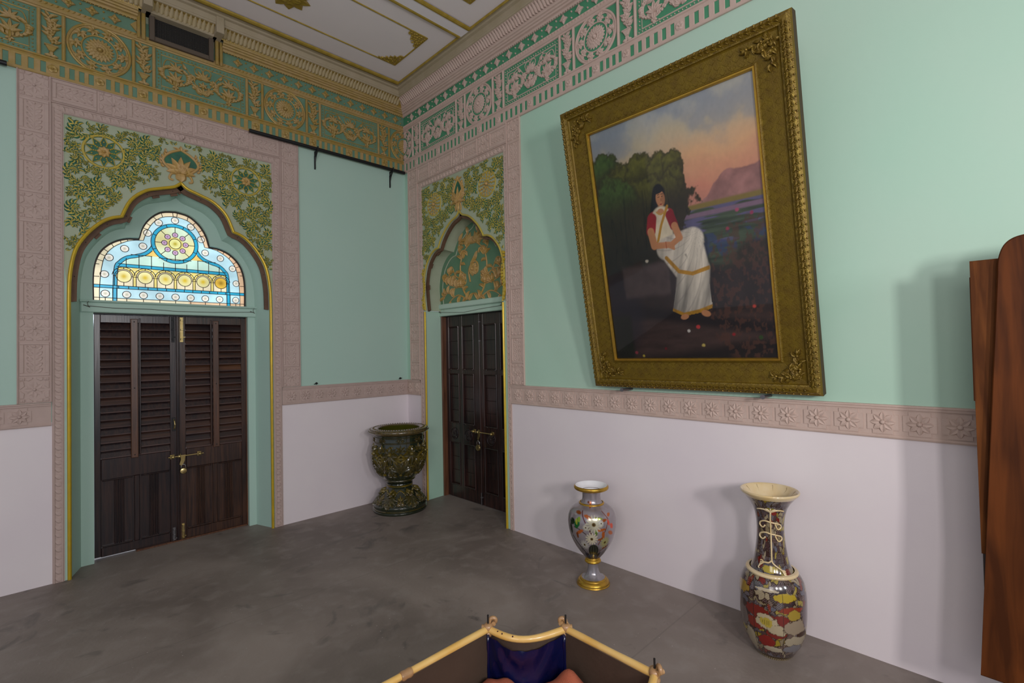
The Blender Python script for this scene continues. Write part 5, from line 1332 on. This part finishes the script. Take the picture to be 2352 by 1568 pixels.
m_, c_ = painted_lathe([(.040, .176), (.052, .182), (.088, .225), (.120, .272), (.144, .322), (.158, .372), (.164, .42), (.161, .460), (.150, .495), (.125, .522), (.093, .539), (.078, .547)], *V1, t1, 420, v1col, 14)
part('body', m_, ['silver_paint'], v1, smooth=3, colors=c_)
m_, c_ = painted_lathe([(.076, .548), (.068, .560), (.063, .580), (.062, .605), (.064, .624), (.070, .632)], *V1, t1, 96, v1col); part('neck', m_, ['silver_paint'], v1, smooth=3, colors=c_)
mb = MB(); mb.lathe(smooth_path([(.080, .540), (.086, .545), (.084, .552), (.076, .554)], 4), (*V1, 0), 64); part('collar_band', mb, ['bright_gold'], v1, smooth=3)
mb = MB(); mb.lathe(smooth_path([(.066, .628), (.090, .634), (.112, .643), (.118, .652), (.117, .662), (.110, .668), (.108, .668)], 4), (*V1, 0), 72); part('rim', mb, ['bright_gold'], v1, smooth=3)
mb = MB(); mb.lathe(smooth_path([(.109, .6685), (.104, .665), (.085, .640), (.060, .62), (.055, .56), (.05, .50), (.0, .49)], 4), (*V1, 0), 64); part('inner_lining', mb, ['white_glaze'], v1, smooth=3)
mb = MB(); mb.lathe(smooth_path([(.0, .0), (.104, .0), (.108, .008), (.106, .020), (.098, .030), (.090, .034), (.088, .040), (.078, .046)], 4), (*V1, 0), 72); mb.lathe(smooth_path([(.036, .140), (.050, .146), (.056, .154), (.052, .163), (.048, .168), (.050, .174), (.044, .182)], 4), (*V1, 0), 64)
ft = part('foot', mb, ['bright_gold'], v1, smooth=3)
mb = MB(); mb.lathe(smooth_path([(.080, .045), (.062, .054), (.047, .070), (.038, .095), (.035, .120), (.038, .142)], 4), (*V1, 0), 64); part('stem', mb, ['silver_paint'], v1, smooth=3, colors=[(.30, .28, .30, 1)] * len(mb.v))

V2 = (-.277, -3.919); t2 = face_angle(*V2)
v2 = thing('patchwork_vase', 'tall floor vase with flared cream mouth and red yellow and grey patchwork decoration', 'vase', (V2[0], V2[1], 0))
pal = [C3(*c) for c in ((74, 52, 50), (58, 42, 42), (118, 110, 118), (104, 104, 116), (170, 146, 40), (176, 156, 66), (126, 36, 24), (84, 60, 60), (176, 160, 130), (92, 84, 92), (84, 68, 74), (112, 92, 84), (70, 48, 52), (120, 112, 116), (66, 50, 54), (98, 90, 100), (150, 134, 104))]
def v2col(A, Z, R):
    S_ = A * np.maximum(R, .06); rnd = random.Random(12); n = fbm(A * 9, Z * 60, 3, 2)
    Xs = A * .13; cells = []
    z = 0
    while z < .86:
        x = -.42
        while x < .42: cells.append((x + rnd.uniform(-.011, .011), z + rnd.uniform(-.010, .010), rnd.randrange(len(pal)), rnd.random())); x += .030
        z += .026
    Xw = Xs + (fbm(A * 6, Z * 22, 2, 31) - .5) * .05; Zw = Z + (fbm(A * 6, Z * 22, 2, 37) - .5) * .05
    d1 = np.full(A.shape, 9.); d2 = d1.copy(); ci = np.zeros(A.shape, int)
    for k, c in enumerate(cells):
        d = np.hypot(Xw - c[0], Zw - c[1]); lt = d < d1; d2 = np.where(lt, d1, np.minimum(d2, d)); ci = np.where(lt, k, ci); d1 = np.where(lt, d, d1)
    pc_ = np.array([pal[c[2]] for c in cells]); kd = np.array([c[3] for c in cells])
    col = pc_[ci]
    dots = ((np.sin(Xs * 620) * np.sin(Z * 620)) > .55) & (kd[ci] > .35); col = np.where(dots[..., None], col * .55 + C3(210, 190, 160) * .45 * (col.mean(-1, keepdims=True) < .12) + (col.mean(-1, keepdims=True) >= .12) * C3(90, 60, 30) * .45, col)
    vein = (np.sin(Xs * 210 + 5 * n) * np.sin(Z * 260 + 7 * n) > .62) & (kd[ci] <= .35); col = np.where(vein[..., None], col * .6, col)
    ol = (d2 - d1) < .0030; col = np.where(ol[..., None], C3(60, 40, 26), col)
    def over(m_, c): nonlocal col; m_ = np.clip(m_, 0, 1)[..., None]; col = col * (1 - m_) + np.asarray(c) * m_
    def bl(x, z_, rx, rz, c, wob=.5, edge=True):
        d = np.hypot((Xs - x) / rx, (Z - z_) / rz) + (fbm(A * 14, Z * 80, 2, 5) - .5) * wob
        if edge: over(sst(1.12, 1.05, d), C3(70, 46, 30))
        over(sst(1.04, .98, d), c)
    body = Z < .41
    # red and cream cloud medallion on the front, banners either side
    for x, z_, rx, rz, c in ((-.045, .255, .05, .030, (128, 36, 24)), (.05, .225, .045, .03, (128, 36, 24)), (-.05, .195, .045, .028, (138, 40, 26)), (.03, .165, .04, .022, (128, 36, 24))): bl(x - .02, z_, rx, rz, C3(*c))
    bl(-.022, .212, .044, .034, C3(196, 180, 146)); bl(.015, .185, .036, .026, C3(190, 174, 140)); bl(-.03, .24, .032, .014, C3(196, 180, 146)); bl(-.025, .214, .026, .022, C3(190, 168, 66), .8, False)
    over(((abs(np.sin(Xs * 400)) < .3) & (np.hypot(Xs + .025, (Z - .214) * 1.2) < .016)) * 1., C3(60, 50, 20))
    bl(-.03, .115, .034, .030, C3(140, 32, 24)); bl(.002, .075, .05, .014, C3(190, 176, 150)); bl(.10, .20, .06, .035, C3(164, 146, 122)); bl(.10, .125, .06, .03, C3(176, 162, 136)); bl(.09, .085, .05, .022, C3(128, 124, 128)); bl(.13, .16, .035, .012, C3(66, 40, 30))
    bl(.05, .345, .045, .020, C3(196, 168, 46)); bl(-.15, .345, .05, .028, C3(186, 150, 60)); bl(.075, .285, .05, .016, C3(150, 56, 30)); bl(.085, .262, .03, .024, C3(178, 150, 56)); bl(-.02, .372, .05, .008, C3(206, 190, 160))
    bl(-.10, .10, .028, .06, C3(178, 164, 136)); bl(-.14, .20, .03, .05, C3(120, 108, 104)); bl(.16, .25, .03, .06, C3(88, 68, 76))
    for x in (-.077, .038): over(body * sst(.0016, .0008, abs(Xs - x)) * sst(.03, .04, Z), C3(40, 26, 20))
    bl(-.01, .455, .055, .016, C3(190, 166, 40)); bl(.0, .755, .035, .012, C3(160, 150, 40)); bl(.03, .738, .02, .010, C3(140, 40, 30))
    over(sst(.028, .022, Z), C3(60, 44, 24)); over(sst(.014, .010, Z), C3(176, 160, 124)); over((Z < .024) & (np.sin(A * 60) > .3), C3(100, 76, 40))
    return np.clip(col * .66, 0, 1)
m_, c_ = painted_lathe([(.088, .0), (.096, .012), (.112, .040), (.134, .080), (.149, .135), (.156, .20), (.158, .27), (.157, .325), (.150, .370), (.136, .402), (.120, .418), (.112, .424)], *V2, t2, 560, v2col, 18)
part('body', m_, ['satsuma'], v2, smooth=3, colors=c_)
m_, c_ = painted_lathe([(.108, .424), (.095, .445), (.083, .48), (.074, .53), (.067, .59), (.065, .645), (.069, .70), (.080, .745), (.096, .777), (.112, .798), (.124, .812)], *V2, t2, 400, v2col, 16)
part('neck', m_, ['satsuma'], v2, smooth=3, colors=c_)
mb = MB(); P = smooth_path([(.120, .808), (.134, .822), (.141, .832), (.141, .838), (.136, .841), (.125, .832), (.105, .806), (.085, .775), (.070, .73), (.058, .66), (.055, .55), (.0, .54)], 4)
mb.lathe(P, (*V2, 0), 80)
mt_ = part('mouth', mb, ['cream_glaze'], v2, smooth=3)
rnd = random.Random(3)
for a0 in (-2.6, -2.1, 2.4, 1.9, -.8, .6, 3.0):
    a = a0; pts = []; cr_ = MB()
    for k in range(7):
        t = k / 6; i = int((.55 - .30 * 1) * 0); r_, z_ = (.126 - .040 * t, .8345 - .058 * t); a += rnd.uniform(-.06, .06); pts.append((V2[0] + (r_ - .0005) * math.cos(t2 + a), V2[1] + (r_ - .0005) * math.sin(t2 + a), z_))
    cr_.tube3(pts, .0009, 0, 4); part('crazing_stain', cr_, ['crack_brown'], mt_)
mb = MB(); mb.lathe(smooth_path([(.108, .415), (.121, .418), (.125, .426), (.120, .434), (.106, .436)], 4), (*V2, 0), 80); part('shoulder_ring', mb, ['cream_glaze'], v2, smooth=3)
# moulded cord and tassel on the neck
def on_v2(a, z, o_=.004):
    zz = [.424, .445, .48, .53, .59, .645, .70, .745, .777, .798]; rr = [.108, .095, .083, .074, .067, .065, .069, .080, .096, .112]
    r_ = float(np.interp(z, zz, rr)) + o_; return (V2[0] + r_ * math.cos(t2 + a), V2[1] + r_ * math.sin(t2 + a), z)
cd_ = MB()
def cord(P, r=.0042): Q = smooth_path(P, 4); cd_.tube3([on_v2(a, z) for a, z in Q], r, 0, 6)
cord([(0.02, .745), (.0, .70), (.02, .62), (.02, .535), (.02, .50)]); cord([(.02, .50), (-.15, .487), (-.38, .485), (-.5, .478)]); cord([(.02, .50), (.10, .485), (.35, .468), (.55, .455)])
for zc_, w_ in ((.680, .75), (.620, .80)):
    cord([(.0, zc_ + .010), (-.35, zc_ + .014), (-w_ * .9, zc_ + .004), (-w_, zc_ - .012), (-w_ * .7, zc_ - .022), (-.35, zc_ - .008)]); cord([(.0, zc_ + .010), (.35, zc_ + .006), (w_ * .9, zc_ - .002), (w_, zc_ - .016), (w_ * .7, zc_ - .026), (.4, zc_ - .014), (.3, zc_ + .002)])
for k in range(7): a = (k - 3) * .16; cord([(.02, .745), (.02 + a * .8, .758), (.02 + a * 1.6, .766 - abs(a) * .03)], .004)
for k in range(5): cord([(-.42, .483), (-.52 - .04 * k, .484 - .008 * (k - 1)), (-.64, .480 - .010 * (k - 1))], .003); cord([(.52, .457), (.62, .456 - .006 * k), (.70, .450 - .008 * k)], .003)
part('moulded_cord', cd_, ['cream_glaze'], v2, smooth=3)

# ------------------------------------------------------------------ majolica urn on its stand
mat('maj_dark', (.010, .016, .010), .12, 0, (.020, .026, .010), 30, .5, coat=.7)
mat('maj_olive', (.075, .056, .010), .14, 0, (.028, .030, .012), 40, .5, coat=.7)
mat('maj_yellow', (.17, .115, .010), .14, 0, (.07, .06, .012), 30, .5, coat=.7)
mat('maj_brown', (.13, .085, .032), .18, 0, (.06, .05, .02), 50, .5, coat=.6)
mat('maj_inside', (.05, .055, .006), .16, 0, (.075, .070, .008), 10, .5, coat=.6)
VU = (-.353, -.376); tu = face_angle(*VU)
MM = ['maj_dark', 'maj_olive', 'maj_yellow', 'maj_brown', 'maj_inside']
def cyl(rf): return lambda u, v, h: (VU[0] + (rf(v) + h) * math.cos(tu + u), VU[1] + (rf(v) + h) * math.sin(tu + u), v)
Pb = [(.118, .272), (.135, .285), (.152, .312), (.190, .360), (.225, .415), (.247, .475), (.256, .545), (.256, .62), (.249, .69), (.245, .74), (.246, .775)]
bz = [p[1] for p in Pb]; brr = [p[0] for p in Pb]
urn = thing('majolica_bowl', 'dark green glazed bowl with moulded leaves and wide speckled rim on its stand', 'planter', (*VU, .272))
mb = MB(cyl(lambda v: float(np.interp(v, bz, brr))))
base = MB(); base.lathe(smooth_path(Pb, 4), (*VU, 0), 80, 0); mb.v = base.v; mb.f = base.f; mb.m = base.m
rnd = random.Random(2)
def fanc(u, v, a, L_, n, sp, W_, hh, m0, m1, h=0.):      # fan with the angular coordinate rescaled to arc length
    r0 = float(np.interp(v, bz, brr))
    for i in range(n):
        q = (i / (n - 1) - .5); x, y, an = 0, 0, a + q * sp; st = L_ * (1 - .8 * q * q) / 5; bn = q * .9
        rows = []
        for k in range(6):
            t = k / 5; wd = W_ * .5 * (math.sin(PI * t ** .75) ** .8 if 0 < t < 1 else .06); nx, ny = -math.sin(an), math.cos(an); z = hh * math.sin(PI * (.15 + .8 * t))
            rows.append([(u + (x + nx * e * wd) / r0, v + y + ny * e * wd, h + z * g_ - .002) for e, g_ in ((-1, 0), (-.6, .85), (0, .6), (.6, .85), (1, 0))])
            x += math.cos(an) * st; y += math.sin(an) * st; an += bn / 5
        mb.grid(rows, mats=(m0, m1, m1, m0))
N = 8
for k in range(N):
    u = 2 * PI * k / N + .05
    fanc(u, .395, PI / 2, .17, 3, 1.0, .045, .030, 1, 1); fanc(u, .38, PI / 2, .30, 1 + 1, .34, .05, .030, 3, 1); fanc(u, .62, PI / 2, .07, 5, 2.6, .030, .026, 2, 1)
    for sg in (-1, 1):
        fanc(u + sg * .13, .44, PI / 2 - sg * .25, .16, 3, 1.4, .040, .026, 1, 2 if k % 2 else 1); fanc(u + sg * .20, .56, PI / 2 + sg * 2.2, .10, 5, 2.2, .034, .030, 1, 2)
    w = u + PI / N
    fanc(w, .60, -PI / 2, .12, 5, 2.4, .045, .036, 2, 1); fanc(w, .60, PI / 2, .08, 5, 2.8, .04, .034, 2, 1); fanc(w, .46, -PI / 2, .12, 5, 2.0, .04, .028, 1, 1); fanc(w, .37, PI / 2, .06, 5, 3.0, .03, .03, 2, 1)
    mb.dome(w, .60, .022, .046, 2, 0, 10, 2, ru=.085); mb.dome(u, .385, .016, .03, 2, 0, 8, 1, ru=.08)
    for q in range(4): mb.dome(w + (-.08 + .05 * q), .655 + .012 * (q % 2), .009, .022, 2, 0, 7, 1, ru=.036)
    fanc(u, .725, 0, .05, 3, .8, .016, .018, 3, 1); fanc(u, .725, PI, .05, 3, .8, .016, .018, 3, 1)
mb.fn = ID
for z_ in (.695, .705, .752): mb.lathe([(.247, z_ - .004), (.254, z_ - .001), (.254, z_ + .002), (.247, z_ + .005)], (*VU, 0), 72, 1)
mb.lathe([(.150, .300), (.158, .306), (.158, .312), (.154, .318)], (*VU, 0), 64, 1)
part('bowl_body', mb, MM, urn, smooth=.9)
rm = MB(); rm.lathe(smooth_path([(.243, .768), (.262, .776), (.285, .788), (.296, .800), (.298, .812), (.290, .826), (.270, .834), (.240, .836), (.218, .832), (.210, .822)], 4), (*VU, 0), 96, 3)
for k in range(64):
    a = 2 * PI * k / 64
    for r_, z_ in ((.256, .836), (.286, .826), (.298, .806)):
        fn = lambda u, v, h, a=a, r_=r_, z_=z_: (VU[0] + (r_ + u) * math.cos(a + v / .27), VU[1] + (r_ + u) * math.sin(a + v / .27), z_ + h)
        rm.fn = fn; rm.dome(0, 0, .009, .006, 1 if k % 2 else 2, -.001, 6, 1)
rm.fn = ID
part('rim', rm, MM, urn, smooth=.9)
il = MB(); il.lathe(smooth_path([(.212, .826), (.214, .80), (.222, .74), (.230, .62), (.22, .50), (.17, .38), (.0, .33)], 4), (*VU, 0), 72, 4); part('inside', il, MM, urn, smooth=3)
Ps = [(.268, .0), (.272, .018), (.262, .030), (.266, .052), (.268, .066), (.262, .078), (.240, .105), (.205, .140), (.165, .185), (.135, .225), (.120, .245), (.124, .258), (.132, .262), (.130, .272)]
st_ = thing('urn_stand', 'dark green glazed round pottery stand moulded with shells and fruit beneath the bowl', 'stand', (*VU, 0))
bz = [p[1] for p in Ps]; brr = [p[0] for p in Ps]
mb = MB(cyl(lambda v: float(np.interp(v, bz, brr)))); base = MB(); base.lathe([(0, 0)] + smooth_path(Ps, 4) + [(0, .272)], (*VU, 0), 80, 0); mb.v = base.v; mb.f = base.f; mb.m = base.m
for k in range(6):
    u = 2 * PI * k / 6 + .02
    # arched medallions alternating with shells
    P = [(u + .40 * math.cos(t), .088 + .125 * math.sin(t)) for t in [PI * i / 14 for i in range(15)]]
    for p, q in zip(P[:-1], P[1:]): mb.dome((p[0] + q[0]) / 2, (p[1] + q[1]) / 2, .010, .012, 2, .002, 7, 1, ru=.055)
    fanc(u, .095, PI / 2, .06, 5, 2.6, .030, .022, 1, 3); fanc(u, .13, PI / 2, .05, 3, 1.4, .026, .020, 3, 2)
    for q in range(5): mb.dome(u - .18 + .09 * q, .100 + .015 * (q % 2), .010, .022, 2 if q % 2 else 1, 0, 7, 1, ru=.045)
    w = u + PI / 6
    fanc(w, .175, -PI / 2, .11, 7, 1.6, .030, .024, 1, 1); fanc(w, .10, -PI / 2, .05, 5, 2.0, .022, .018, 3, 1)
    for q in range(5): mb.dome(w + (-.16 + .08 * q), .185 + .012 * math.sin(q * 2), .017, .042, (1, 2, 3)[q % 3], 0, 9, 2, ru=.10)
    mb.dome(w, .212, .016, .044, 2, 0, 9, 2, ru=.11)
    for q in range(8): fanc(w - .20 + .057 * q, .108, -PI / 2 + (q - 3.5) * .06, .038, 2, .2, .012, .014, 3, 1)
mb.fn = ID
mb.lathe([(.120, .240), (.131, .243), (.133, .252), (.126, .258)], (*VU, 0), 64, 2); mb.lathe([(.262, .026), (.270, .030), (.270, .036), (.262, .042)], (*VU, 0), 72, 1)
part('stand_body', mb, MM, st_, smooth=.9)

# ------------------------------------------------------------------ rail-edged seat box in the foreground
ZR = .55
A_, B_, C_ = (-1.827, -3.423), (-1.625, -3.635), (-1.629, -4.006)
D_, E_ = (-1.835, -4.215), (-2.62, -4.215); F_, G_ = (-2.825, -4.006), (-2.825, -3.635); H_ = (-2.62, -3.423)
RING = [A_, B_, C_, D_, E_, F_, G_, H_]
hb = thing('howdah', 'open seat box with yellow ivory coloured rails dark side panels and blue curved corner', 'seat', (-2.22, -3.82, 0))
cen = (-2.225, -3.82)
def inn(p, d): l = math.hypot(p[0] - cen[0], p[1] - cen[1]); return (p[0] + (cen[0] - p[0]) * d / l, p[1] + (cen[1] - p[1]) * d / l)
def rail_path(p, q, sag, n=14, dz=0.):
    nx, ny = (cen[0] - (p[0] + q[0]) / 2, cen[1] - (p[1] + q[1]) / 2); l = math.hypot(nx, ny); nx /= l; ny /= l
    return [(p[0] + (q[0] - p[0]) * t + nx * sag * math.sin(PI * t), p[1] + (q[1] - p[1]) * t + ny * sag * math.sin(PI * t), ZR - dz * math.sin(PI * t)) for t in [i / n for i in range(n + 1)]]
names = []
for i in range(8):
    p, q = RING[i], RING[(i + 1) % 8]; corner = i in (0, 2, 4, 6); sag = .055 if corner else 0.
    rp = rail_path(p, q, sag, dz=.008 if corner else 0); mb = MB()
    mb.tube3(rp, .0125, 0, 12, rf=lambda t: 1.0 + .06 * math.sin(t * 9))
    o = part('rail', mb, ['ivory'], hb, smooth=1.0)
    if i == 0:
        for (t, a) in ((.15, .3), (.22, -.3), (.36, .2)):
            sp_ = MB(); k = int(t * 14); pt = rp[k]; sp_.tube3([(pt[0] - .006 + a * .004, pt[1] - .008, pt[2] + .0095), (pt[0] - .004 + a * .004, pt[1] - .005, pt[2] + .0110)], .0028, 0, 6)
            part('stain_spot', sp_, ['spot_brown'], o)
    if not corner and i == 7:
        jp = rp[12 if i == 7 else 3] if i == 7 else rp[11]
        j_ = MB(); a = Vector(rp[7]) - Vector(rp[6]); a.normalize(); c0 = Vector(p if False else (0, 0)).to_3d()
        pos = Vector((-2.187, -3.425, ZR)) if i == 7 else Vector(rp[7])
        j_.tube3([pos - a * .020, pos - a * .012, pos, pos + a * .012, pos + a * .020], .0145, 0, 12, rf=lambda t: (1.0, 1.12, 1.02, 1.12, 1.0)[min(4, int(t * 4 + .5))])
        part('rail_joint', j_, ['ivory_dark'], o, smooth=1.0)
    # side panel below
    wl_ = MB(); n = len(rp)
    rows = []
    for z in (ZR - .006, ZR - .12, ZR - .20, .255):
        tape = (ZR - z) * .10
        rows.append([(x + (cen[0] - x) * .012 * 0, y, z) for x, y, _ in rp])
    rows2 = [[(*inn((x, y), .014), z) for x, y, z in r] for r in rows]
    if corner:
        rows2 = []; nz = 16
        rp2 = [rail_path(p, q, sag * (1 - .12 * k / nz), 28, 0) for k in range(nz + 1)]
        for k in range(nz + 1):
            z = ZR - .012 - k * (ZR - .275) / nz; r = []
            for i2, (x, y, _) in enumerate(rp2[k]):
                t = i2 / 28; drape = .006 * math.sin((k / nz * 5 + 3.2 * (t - .5) ** 2 * 4) * 3.2 + i) * (math.sin(PI * t) ** .5) + .003 * math.sin(t * 37 + k)
                b = inn((x, y), .016 + drape); r.append((*b, z - .03 * math.sin(PI * t)))
            rows2.append(r)
        ot = MB(); ot.grid([rows[0], rows[-1]], 0); ot.grid([rows[0][::-1], rows[-1][::-1]], 0); part('outer_skin', ot, ['leather_brown'], hb)
        wl_.grid(rows2, 0); part('corner_upholstery', wl_, ['blue_satin'], hb, smooth=3, label='shiny dark blue upholstered corner with draped folds')
        ed = MB()
        for e in (0, -1):
            ed = MB(); ed.tube3([r[e] for r in rows2[::2]], .006, 0, 6)
            part('piping', ed, ['blue_satin'], hb, smooth=3)
    else:
        wl_.grid(rows2, 0); wl_.grid([r[::-1] for r in rows2], 0)
        wl_.grid([r[::-1] for r in rows], 0); wl_.grid([rows[0], rows2[0]], 0); part('side_panel', wl_, ['leather_brown'], hb)
bt_ = MB(); bt_.prism([inn(p, .005) for p in RING][::-1], .26, .29, 0, back=True); part('floor_board', bt_, ['leather_brown'], hb)
for i, p in enumerate(RING):
    cx_, cy_ = p; q = Vector((cx_ - cen[0], cy_ - cen[1], 0)).normalized(); tv = Vector((-q.y, q.x, 0)); nb = RING[i - 1] if i % 2 == 0 else RING[(i + 1) % 8]; 
    ch = Vector((RING[i + 1][0] - cx_, RING[i + 1][1] - cy_, 0)).normalized() if i % 2 == 0 else Vector((RING[i - 1][0] - cx_, RING[i - 1][1] - cy_, 0)).normalized()
    ps = MB(); P0_ = Vector((cx_, cy_, ZR))
    ps.lathe(smooth_path([(.0, -.028), (.013, -.026), (.018, -.014), (.015, -.006), (.019, .004), (.017, .014), (.010, .020), (.0, .021)], 3), (cx_, cy_, ZR), 16, 0)
    # scroll finial curling over the chord, built as a short spiral
    out = q; P = [P0_ + Vector((0, 0, .006)), P0_ + out * .010 + Vector((0, 0, .016))]
    for k in range(13):
        t = k / 12; a = -.2 + t * 4.8; r_ = .0155 * (1 - .6 * t); c0 = P0_ + out * .012 + ch * .020 + Vector((0, 0, .022))
        P.append(c0 - ch * math.cos(a) * r_ + Vector((0, 0, 1)) * math.sin(a) * r_ + out * .004 * t)
    ps.tube3(P, .0085, 0, 8, rf=lambda t: 1.0 - .2 * t); e = P[-1]
    ps.tube3([e - out * .012, e + out * .012], .0085, 0, 10)
    ps.tube3([P0_ - ch * .024, P0_ - ch * .008], .016, 0, 10)
    pp = part('scroll_finial', ps, ['ivory_dark'], hb, smooth=1.0)
    pn = MB(); pn.tube3([P0_ + Vector((0, 0, .012)), P0_ + Vector((0, 0, .052))], .0035, 0, 8); part('iron_pin', pn, ['black_iron'], pp)
    lg = MB(); w_ = inn(p, .04); lg.tube3([(*w_, .0), (*w_, .10), (*w_, .20), (*w_, .27)], .024, 0, 12, rf=lambda t: (1.1, .7, 1.0, .9)[min(3, int(t * 3 + .5))]); part('foot', lg, ['leather_brown'], hb, smooth=1.0)
# orange cloth lying in the box
oc = MB(); bd_ = []
for i in range(8):
    p, q = inn(RING[i], .050), inn(RING[(i + 1) % 8], .050); sag = .040 if i in (0, 2, 4, 6) else 0
    nx, ny = cen[0] - (p[0] + q[0]) / 2, cen[1] - (p[1] + q[1]) / 2; l = math.hypot(nx, ny)
    bd_ += [(p[0] + (q[0] - p[0]) * t + nx / l * sag * math.sin(PI * t), p[1] + (q[1] - p[1]) * t + ny / l * sag * math.sin(PI * t)) for t in [k / 20 for k in range(20)]]
BD = np.array(bd_); kk = np.linspace(1, .0, 70)[:, None]
GX = cen[0] + (BD[:, 0][None] - cen[0]) * kk; GY = cen[1] + (BD[:, 1][None] - cen[1]) * kk
HZ = .335 + .05 * fbm((GX + 5) * 5, (GY + 9) * 5, 3, 3) + .012 * np.sin(GX * 34 + GY * 26) * fbm((GX + 5) * 3, (GY + 9) * 3, 2, 8) + .006 * np.sin(GX * 90 - GY * 40)
HZ += .085 * np.exp(-(((GX + 1.70) / .06) ** 2 + ((GY + 3.72) / .08) ** 2)) + .050 * np.exp(-(((GX + 1.86) / .10) ** 2 + ((GY + 3.53) / .08) ** 2)) + .03 * np.exp(-(((GX + 1.80) / .12) ** 2 + ((GY + 3.70) / .12) ** 2))
oc.grid([[(GX[a, b], GY[a, b], HZ[a, b]) for b in range(GX.shape[1])] for a in range(GX.shape[0])], 0, closed=True)
o = oc.obj('folded_cloth', ['orange_cloth'], smooth=3)
sd_ = o.modifiers.new('thickness', 'SOLIDIFY'); sd_.thickness = .006; sd_.offset = -1
o['label'] = 'dusty orange cloth heaped inside the railed seat box'; o['category'] = 'cloth'

# ------------------------------------------------------------------ tall polished boards at the right edge
sc_ = thing('wooden_screen', 'tall reddish polished wooden screen standing near the wall at the right edge', 'screen', (-.36, -5.15, 0))
def SC(u, v, h): return (-.35 - h, -u, v)
q = smooth_path([(4.802, 1.86), (4.806, 1.915), (4.822, 1.968), (4.852, 1.996), (4.90, 2.006)], 5)
P = [(4.714, .276), (5.52, .262), (5.47, 2.006)] + q[::-1]
mb = MB(SC); mb.prism(P, -.006, .022, 0, .004, back=True); part('front_board', mb, ['screen_wood'], sc_)
mb = MB(SC); mb.prism([(4.728, .75), (4.90, .75), (4.90, 1.925), (4.724, 1.925)][::1], -.038, -.010, 0, .003, back=True); part('back_board', mb, ['screen_wood_b'], sc_)
mb = MB(SC); mb.box(4.722, 1.36, 4.73, 1.86, -.036, -.012, 0, .002); part('edge_strip', mb, ['screen_wood'], sc_)
mb = MB(SC); mb.box(4.732, .50, 4.752, .76, -.040, -.014, 0, .002); part('brace', mb, ['door_dark'], sc_)
for u in (4.83, 5.36):
    mb = MB(SC); mb.prism([(u, .0), (u + .05, .0), (u + .06, .30), (u - .01, .30)], -.05, -.008, 0, .003, back=True); part('leg', mb, ['door_dark'], sc_)
    mb = MB(SC); mb.box(u - .02, 0, u + .07, .05, -.20, .12, 0, .006); part('foot', mb, ['door_dark'], sc_)
# ------------------------------------------------------------------ daylight on the terrace behind the left door
area('daylight_outside', (-2.2, 1.6, 2.2), (-2.3, .6, 0), 2.5, 1.0, 60, (.75, .85, 1.0))
